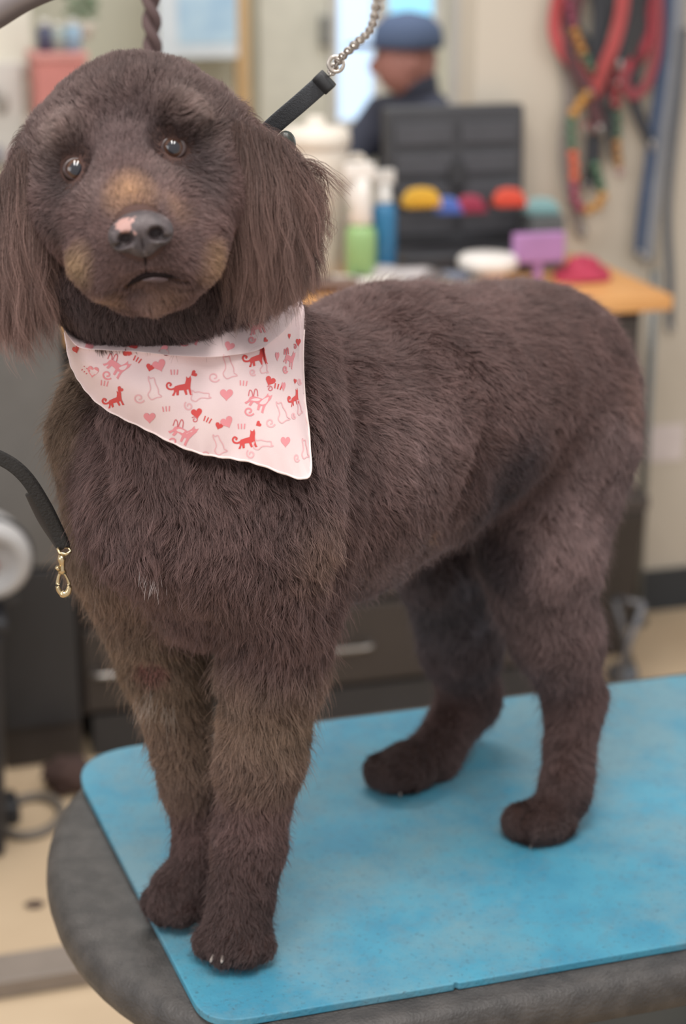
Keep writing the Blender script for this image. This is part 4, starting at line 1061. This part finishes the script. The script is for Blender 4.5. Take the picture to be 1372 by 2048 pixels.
# coat colours with a place of their own: tan bridge, sandy lips and cheek edges, sandy legs; eye sockets and inner thigh also take painted shade
def dye(px, r, soft, hexc, amt=1.0, only=None):
    global colr
    h = cast(*px)[0]
    if h is None: return
    d = np.linalg.norm(root-np.array(h), axis=1); k = np.clip(1-(d-r)/soft, 0, 1)*amt
    if only is not None: k = k*only
    colr = colr*(1-k[:, None])+np.array(srgb(hexc))*k[:, None]
dye((150, 345), .016, .016, '3c3130', .8); dye((352, 300), .016, .018, '3c3130', .8); dye((250, 270), .02, .03, '453837', .6)  # round the eyes and forehead: darker fur plus shade put into its colour
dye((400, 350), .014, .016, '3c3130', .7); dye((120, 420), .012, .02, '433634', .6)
dye((330, 350), .006, .02, '6e5b56', .5); dye((190, 390), .006, .02, '6a5853', .5); dye((258, 385), .004, .024, '9a7658', .85); dye((285, 440), .002, .014, '8b6b54', .6)
dye((165, 520), .004, .018, '957a5c', .8); dye((420, 520), .004, .018, '94765a', .8); dye((325, 590), .006, .018, '84695a', .6); dye((220, 590), .004, .014, '8a6d57', .6); dye((345, 420), .003, .016, '8a6c58', .5)
dye((240, 1200), .02, .05, '7a6254', .6); dye((320, 1500), .02, .05, '745d50', .5); dye((470, 1480), .02, .05, '765f52', .6); dye((640, 1100), .01, .04, '80685a', .5)
dye((1140, 1080), .02, .05, '87706c', .7); dye((930, 1160), .004, .025, '84797b', .8); dye((960, 1240), .004, .02, '7c7072', .6)
dye((1010, 960), .035, .045, '3a3134', .8); dye((1000, 1120), .02, .04, '3a3134', .8); dye((880, 1130), .02, .03, '4a4040', .6); dye((840, 880), .03, .05, '78635f', .5)  # dark inner thigh: partly coat, partly shade painted into the fur
dye((760, 1130), .02, .04, '75625f', .5); dye((870, 570), .03, .03, '7a6456', .5); dye((1260, 800), .02, .03, '7a5f56', .5); dye((855, 1065), .004, .01, '86695a', .8)
# bare rims: eyes, nose, mouth
for c in eyes:
    d = np.linalg.norm(root-c, axis=1); keep &= d > .0122
    k = np.clip(1-(d-.0122)/.02, 0, 1); ln *= 1-.68*k; away = unit(root-c); comb = unit(comb)*(1-k[:, None])+away*k[:, None]; lift *= 1-.5*k
    up_k = np.clip(1-np.abs(d-.026)/.01, 0, 1)
d = np.linalg.norm((root-NOSE_C), axis=1); keep &= d > .0215
k = np.clip(1-(d-.0215)/.03, 0, 1); ln *= 1-.45*k; comb = unit(comb)*(1-k[:, None])+unit(root-NOSE_C)*k[:, None]
mp = np.array(mouth); near = np.where(d < .12)[0]
dm = np.full(NH, 1.0); dm[near] = np.sqrt(((root[near, None]-mp[None])**2).sum(-1)).min(1)
keep &= dm > .0030; ln *= np.where(dm < .010, .6, 1.0)
# rosy bare patch at the elbow
el_p = np.array(cast(300, 1335)[0]); d = np.linalg.norm(root-el_p, axis=1); k = np.clip(1-(d-.008)/.012, 0, 1); ln *= 1-.75*k; colr = colr*(1-k[:, None])+np.array(srgb('8a5e55'))*k[:, None]
# hair under the bandana lies flat
inb = np.where((root[:, 0] > -.36) & (root[:, 0] < .05) & (root[:, 2] > 1.15) & (hd_ < .5) & (ear.sum(1) < .3) & (root[:, 1] < 1.8))[0]
flat_ = np.zeros(NH, bool)
for i in inb:
    o = Vector(root[i]); h = bb.ray_cast(o, (CAMP-o).normalized(), .10)
    if h[0] is not None: flat_[i] = True
ln = np.where(flat_, np.minimum(ln, .008), ln); lift = np.where(flat_, .15, lift)
sel = np.where(keep)[0]
root, nor, ln, lift, comb, colr, ear, hd_ = root[sel], nor[sel], ln[sel], lift[sel], comb[sel], colr[sel], ear[sel], hd_[sel]
n = len(sel); isear = ear.sum(1) > .45
faceish = np.clip(hd_*1.3, 0, 1)*np.clip((.014-ln)/.006, 0, 1)
# direction: combed along the coat, waved by a slow field
fld = vnoise3(root, .026, 5)*.75+vnoise3(root, .010, 9)*.50
fld *= (1-.65*faceish)[:, None]; fld[isear] *= .55
tang = comb-(comb*nor).sum(1, keepdims=True)*nor; tang = unit(tang)
tang = unit(tang+fld); tang = unit(tang-(tang*nor).sum(1, keepdims=True)*nor)
ln = ln*(1+.22*vnoise(root, .02, 21)+.16*RNG.standard_normal(n)).clip(.45, 1.6)
lift = np.clip(lift*(1+.55*vnoise(root, .016, 33))+.16*RNG.standard_normal(n), .05, 1.5)
fly = (RNG.random(n) < .05) & ~isear & (hd_ < .5)
ln[fly] *= 1.45; lift[fly] += .35
K = 6; s = np.linspace(0, 1, K)
jit = RNG.standard_normal((n, 3))*.16
pts = np.zeros((n, K, 3)); pts[:, 0] = root-nor*.001
ph = vnoise(root, .009, 51)*6.28*1.5; side = unit(np.cross(tang, nor))
grav = np.where(isear, .9, np.clip((ln-.014)/.02, 0, .4))
wav = np.where(isear, .22, .34)*(1-.6*faceish)
for j in range(1, K):
    sj = s[j]
    d = nor*(lift+.55*(1-sj)*np.where(isear, .8, 1))[:, None]+tang*(.35+.9*sj)+jit+np.array([0, 0, -1.0])*(grav*sj)[:, None]
    d = unit(d)+side*(wav*np.sin(ph+sj*5.2))[:, None]
    pts[:, j] = pts[:, j-1]+unit(d)*(ln/(K-1))[:, None]
# locks: hairs of one small cell lean to their common tip
def clump(size, amt, seed, mask):
    q = root+vnoise3(root, size*1.3, seed)*size*.6
    key = np.floor(q/size).astype(np.int64); key = (key[:, 0]*73856093) ^ (key[:, 1]*19349663) ^ (key[:, 2]*83492791)
    _, inv = np.unique(key, return_inverse=True); inv = inv.reshape(-1); m = inv.max()+1
    cnt = np.bincount(inv, minlength=m)
    for j in range(1, K):
        c = np.stack([np.bincount(inv, pts[:, j, a], minlength=m)/cnt for a in range(3)], -1)[inv]
        f = (amt*s[j]**1.3)*mask
        pts[:, j] += (c-pts[:, j])*f[:, None]
clump(.0055, .42, 61, np.where(isear | fly, 0, 1-.4*faceish))
clump(.011, .7, 71, isear*1.0)
clump(.0024, .35, 81, np.where(fly, 0, 1.0))
# keep the hairs out of the mat
pts[..., 2] = np.maximum(pts[..., 2], MAT_Z+.0008)
hv_ = (1+.22*RNG.standard_normal(n)+.20*vnoise(root, .010, 91)+.10*vnoise(root, .022, 93)+.17*vnoise(root, .055, 95)).clip(.45, 1.9)
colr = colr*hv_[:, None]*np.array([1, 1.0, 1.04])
grey = RNG.random(n) < .012; colr[grey] = colr[grey]*1.5+.03
def add_hair(name, P_, C_, rad, parent=dog, origin=DO):
    cu = bpy.data.hair_curves.new(name); nn, kk = P_.shape[:2]
    cu.add_curves([kk]*nn)
    cu.position_data.foreach_set('vector', np.ascontiguousarray((P_-origin).reshape(-1), dtype=np.float32))
    ra = cu.attributes.get('radius') or cu.attributes.new('radius', 'FLOAT', 'POINT')
    prof = np.interp(np.linspace(0, 1, kk), [0, .6, 1], [1, .8, .25])
    ra.data.foreach_set('value', (np.asarray(rad)[:, None]*prof[None]).astype(np.float32).reshape(-1))
    ca = cu.attributes.new('fur_colour', 'FLOAT_COLOR', 'CURVE')
    ca.data.foreach_set('color', np.concatenate([C_, np.ones((nn, 1))], 1).astype(np.float32).reshape(-1))
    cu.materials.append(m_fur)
    o = bpy.data.objects.new(name, cu); COL.objects.link(o); o.parent = parent
    return o
rad = np.where(isear, .00013, .00014)*(1+.2*RNG.standard_normal(n)).clip(.5, 1.5)*(1-.3*faceish)
m0 = ~isear; mR = isear & (ear[:, 0] >= ear[:, 1]); mL = isear & ~mR
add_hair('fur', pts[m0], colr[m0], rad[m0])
def strays(list_, cnt, spread, r, col, k=9):
    out = []
    for pl in list_:
        base = np.array(smooth_path([P(*q) for q in pl], 4)); tt = np.linspace(0, len(base)-1, k); base = np.stack([np.interp(tt, range(len(base)), base[:, a]) for a in range(3)], -1)
        for _ in range(cnt):
            out.append(base+RNG.standard_normal(3)*spread*np.linspace(.5, 1.6, k)[:, None]+RNG.standard_normal((k, 3)).cumsum(0)*.0006)
    out = np.array(out); return out, np.array([col]*len(out))*(1+.2*RNG.standard_normal((len(out), 1))), np.full(len(out), r)
# the big flaps of long hair: extra hanging locks from each ear
def locks(starts, ends, cnt, col, spread):
    out = []; cl = []
    for _ in range(cnt):
        i = RNG.integers(len(starts)); t_ = RNG.random()
        a = P(*starts[i]); i2 = (i+1) % len(starts); a = a*(1-t_)+P(*starts[i2])*t_ if i2 else a
        b = P(*ends[i]); b = b*(1-t_)+P(*ends[i2])*t_ if i2 else b
        off = RNG.standard_normal(3)*spread; off[1] = -abs(off[1])*1.2
        out_ = np.sign(a[0]+.1)
        mid = (a+b)/2+off*1.4+np.array([out_*(.004+.006*RNG.random()), -.012*RNG.random(), .0])
        s_end = .40+.62*RNG.random(); amp = .0025+.0045*RNG.random(); frq = 7+9*RNG.random(); phs = RNG.random()*6.28
        tt = np.linspace(0, 1, 9)[:, None]; shade = .75+.5*RNG.random()+(.35 if RNG.random() < .12 else 0)
        for q in range(20):
            j = RNG.standard_normal(3)*.0042
            e_ = s_end*(.88+.2*RNG.random())
            tt2 = tt*e_
            cc = (1-tt2)**2*a+2*tt2*(1-tt2)*mid+tt2**2*(b+off)
            wv = np.sin(tt2*frq+phs)*amp*tt2**.7
            out.append(cc+j*(1-.72*tt**1.5)+np.array([1, .4, 0])*wv+RNG.standard_normal(3)*.0010*tt); cl.append(col*shade)
    out = np.array(out)
    return out, np.array(cl)*(1+.18*RNG.standard_normal((len(out), 1))).clip(.4, 2), np.full(len(out), .00015)
ce = np.array(srgb('66504a'))
La = locks([(455, 262, 1.56), (490, 268, 1.56), (520, 285, 1.565), (542, 292, 1.575), (568, 318, 1.59)],
           [(478, 618, 1.555), (515, 640, 1.55), (555, 628, 1.55), (592, 590, 1.57), (625, 480, 1.59)], 900, ce, .007)
S1 = strays([[(580, 330, 1.58), (620, 325, 1.585), (655, 350, 1.59), (690, 385, 1.6)], [(590, 350, 1.58), (630, 370, 1.59), (650, 420, 1.59), (652, 480, 1.6)], [(600, 340, 1.585), (640, 350, 1.59), (652, 400, 1.6)]], 44, .0024, .00018, ce*1.2)
Lb = locks([(75, 300, 1.56), (50, 320, 1.56), (25, 360, 1.565), (0, 400, 1.57), (-20, 440, 1.58)],
           [(122, 640, 1.555), (95, 690, 1.55), (60, 700, 1.55), (15, 694, 1.555), (-30, 680, 1.57)], 800, ce, .007)
def cat9(m, *ex):
    p6 = pts[m]; tt = np.linspace(0, K-1, 9); lo = np.floor(tt).astype(int).clip(0, K-2); f = (tt-lo)[None, :, None]
    p9 = p6[:, lo]*(1-f)+p6[:, lo+1]*f
    return np.concatenate([p9]+[e[0] for e in ex]), np.concatenate([colr[m]]+[e[1] for e in ex]), np.concatenate([rad[m]]+[e[2] for e in ex])
def tuft(px, n_, L, dirv, col, r=.00016, sp=.006):
    h, nn = cast(*px)
    h = np.array(h); nn = np.array(nn); o_ = []
    for _ in range(n_):
        a = h+RNG.standard_normal(3)*sp; d = unit(nn*.6+np.array(dirv)+RNG.standard_normal(3)*.35); l_ = L*(.6+.6*RNG.random()); t_ = np.linspace(0, 1, 6)[:, None]
        o_.append(a+d*l_*t_+np.array([0, 0, -1])*l_*.35*t_**2+unit(np.cross(d, nn))*np.sin(t_*3+RNG.random()*6)*l_*.08)
    o_ = np.array(o_); return o_, np.array([srgb(col)]*len(o_)), np.full(len(o_), r)
for args in (((302, 1145), 34, .016, (.1, 0, -.3), 'b5aaa8'), ((300, 1385), 60, .022, (-.2, -.1, -1), '9c8c80'), ((330, 1400), 40, .022, (.1, -.1, -1), 'a09084')):
    o = add_hair('pale_tuft', *tuft(*args)); o['label'] = 'few pale hairs'
o = add_hair('ear_hair', *cat9(mR, Lb)); o['label'] = 'long hair hanging from the ear at the left edge'
o = add_hair('ear_hair', *cat9(mL, La, S1)); o['label'] = 'long wispy hair hanging from the ear beside the strap'

# ---------------------------------------------------------------- strap, chain, arm, hanging cord, loose leash
m_strap = mat('black_strap', srgb('4b4d51'), .75, bump=(900, .6))
m_chain = mat('pale_chain', srgb('b9b0a8'), .3, .6)
t0 = P(600, 205, 1.63)
t = empty('grooming_loop', tuple(t0), 0, 'black grooming strap rising from behind the ear to a pale chain', 'strap')
q = lambda x, y, Y: P(x, y, Y)-t0
obj('strap', tube(smooth_path([q(470, 330, 1.67), q(540, 258, 1.65), q(600, 206, 1.63), q(652, 160, 1.615)], 5), 1, 12, flat=(.0165, .004), ref=(0, 1, 0)), m_strap, t)
obj('folded_end', tube([q(640, 172, 1.612), q(656, 157, 1.608)], 1, 12, flat=(.018, .009), ref=(0, 1, 0)), mat('strap_end', srgb('2a2a2c'), .7), t)
obj('slide_lock', blob(tuple(q(572, 288, 1.64)), (.009, .006, .012), 3), mat('lock_green', srgb('2f3632'), .35), t)
cpts = smooth_path([q(660, 150, 1.61), q(678, 120, 1.60), q(712, 88, 1.50), q(742, 58, 1.42), q(755, 10, 1.36), q(762, -60, 1.3)], 6)
bm = bmesh.new(); n_ = 0
for i in range(0, len(cpts)-2, 1):
    a, b = Vector(cpts[i]), Vector(cpts[i+1]); d = (b-a); L = d.length*.75; d.normalize(); u = d.cross(Vector((0, 1, 0) if i % 2 else (1, 0, 0))).normalized()
    c = (a+b)/2; tube([c+d*L*math.cos(x_)+u*.0028*math.sin(x_) for x_ in np.linspace(0, 2*math.pi, 13)[:-1]], .0012, 6, bm, close=True)
obj('chain', bm, m_chain, t)
rc = Vector(q(672, 128, 1.602))
obj('ring', tube([rc+Vector((.0065*math.cos(a_), 0, .0065*math.sin(a_))) for a_ in np.linspace(0, 2*math.pi, 24)[:-1]], .0018, 8, close=True, ref=(0, 1, 0)), m_chain, t)

base = np.array([-.78, 1.75, 0])
t = empty('grooming_post', tuple(base), 0, 'grey curved tube of the grooming arm crossing the top left corner', 'arm')
ap = smooth_path([(-.78, 1.75, .03), (-.78, 1.75, .6), (-.77, 1.72, 1.15), P(-700, 250, 1.66), P(-400, 90, 1.6), P(-120, 84, 1.55), P(-22, 26, 1.55), P(40, -12, 1.55), P(110, -42, 1.55), P(220, -74, 1.55), P(420, -100, 1.55), P(760, -110, 1.4)], 8)
obj('tube', tube([np.array(p)-base for p in ap], .0155, 20), mat('arm_grey', srgb('7b7271'), .4, .3), t)
obj('base_plate', lathe([(.14, 0), (.14, .015), (.03, .03), (.022, .08)], 32), m_black, t)

top = P(300, -60, 2.3)
t = empty('twisted_rope', tuple(top), 0, 'dark twisted cord hanging down behind the crown of the head', 'cord')
bm = bmesh.new()
for phs in (0, math.pi):
    tube([np.array([.006*math.cos(k*.22+phs), .006*math.sin(k*.22+phs), -k*.0021]) for k in range(52)], .0065, 8, bm)
obj('cord', bm, mat('cord_brown', srgb('5a4746'), .8), t)
obj('end_cap', blob((0, 0, -.112), (.008, .008, .012), 2), mat('cord_end', srgb('6a5653'), .6), t)

lp = P(128, 1095, 1.610)
t = empty('loose_leash', tuple(lp), 0, 'black leash with a brass snap hook hanging free beside the chest', 'leash')
q = lambda x, y, Y: P(x, y, Y)-lp
m_le = mat('leash_black', srgb('262321'), .85, bump=(400, 1.0))
obj('strap', tube(smooth_path([q(-140, 905, 1.600), q(-40, 905, 1.600), q(12, 922, 1.600), q(52, 955, 1.600), q(88, 1010, 1.605), q(112, 1058, 1.610), q(128, 1094, 1.610)], 7), 1, 12, flat=(.0125, .009), ref=(0, 1, 0)), m_le, t)
obj('stitched_fold', tube(smooth_path([q(62, 985, 1.612), q(86, 1035, 1.615), q(112, 1075, 1.615), q(126, 1096, 1.610)], 6), 1, 12, flat=(.0115, .006), ref=(0, 1, 0)), mat('leash_under', srgb('3a3430'), .8), t)
m_br = mat('snap_metal', srgb('c9b48f'), .25, .9)
bm = tube([q(116, 1098, 1.605), q(120, 1106, 1.602), q(132, 1108, 1.600), q(140, 1104, 1.602), q(138, 1094, 1.610), q(118, 1092, 1.610)], .0017, 8, close=True, ref=(0, 1, 0))
hk = obj('snap_hook', bm, m_br, t)
bm = lathe([(.0042, 0), (.003, .004), (.0028, .010), (.004, .014), (.003, .018)], 16, tuple(q(125, 1146, 1.600)))
tube(smooth_path([q(124, 1138, 1.600), q(117, 1155, 1.600), q(116, 1176, 1.600), q(124, 1187, 1.600), q(135, 1186, 1.600), q(139, 1172, 1.600), q(135, 1158, 1.600), q(127, 1144, 1.600)], 5), .0022, 10, bm, rfn=lambda s_: .6+1.1*math.sin(math.pi*min(1, s_*1.1))**2*(1 if s_ > .4 else .55))
obj('hook', bm, m_br, t)
obj('thumb_lever', tube([q(119, 1140, 1.598), q(113, 1134, 1.596)], .002, 8), m_br, t)
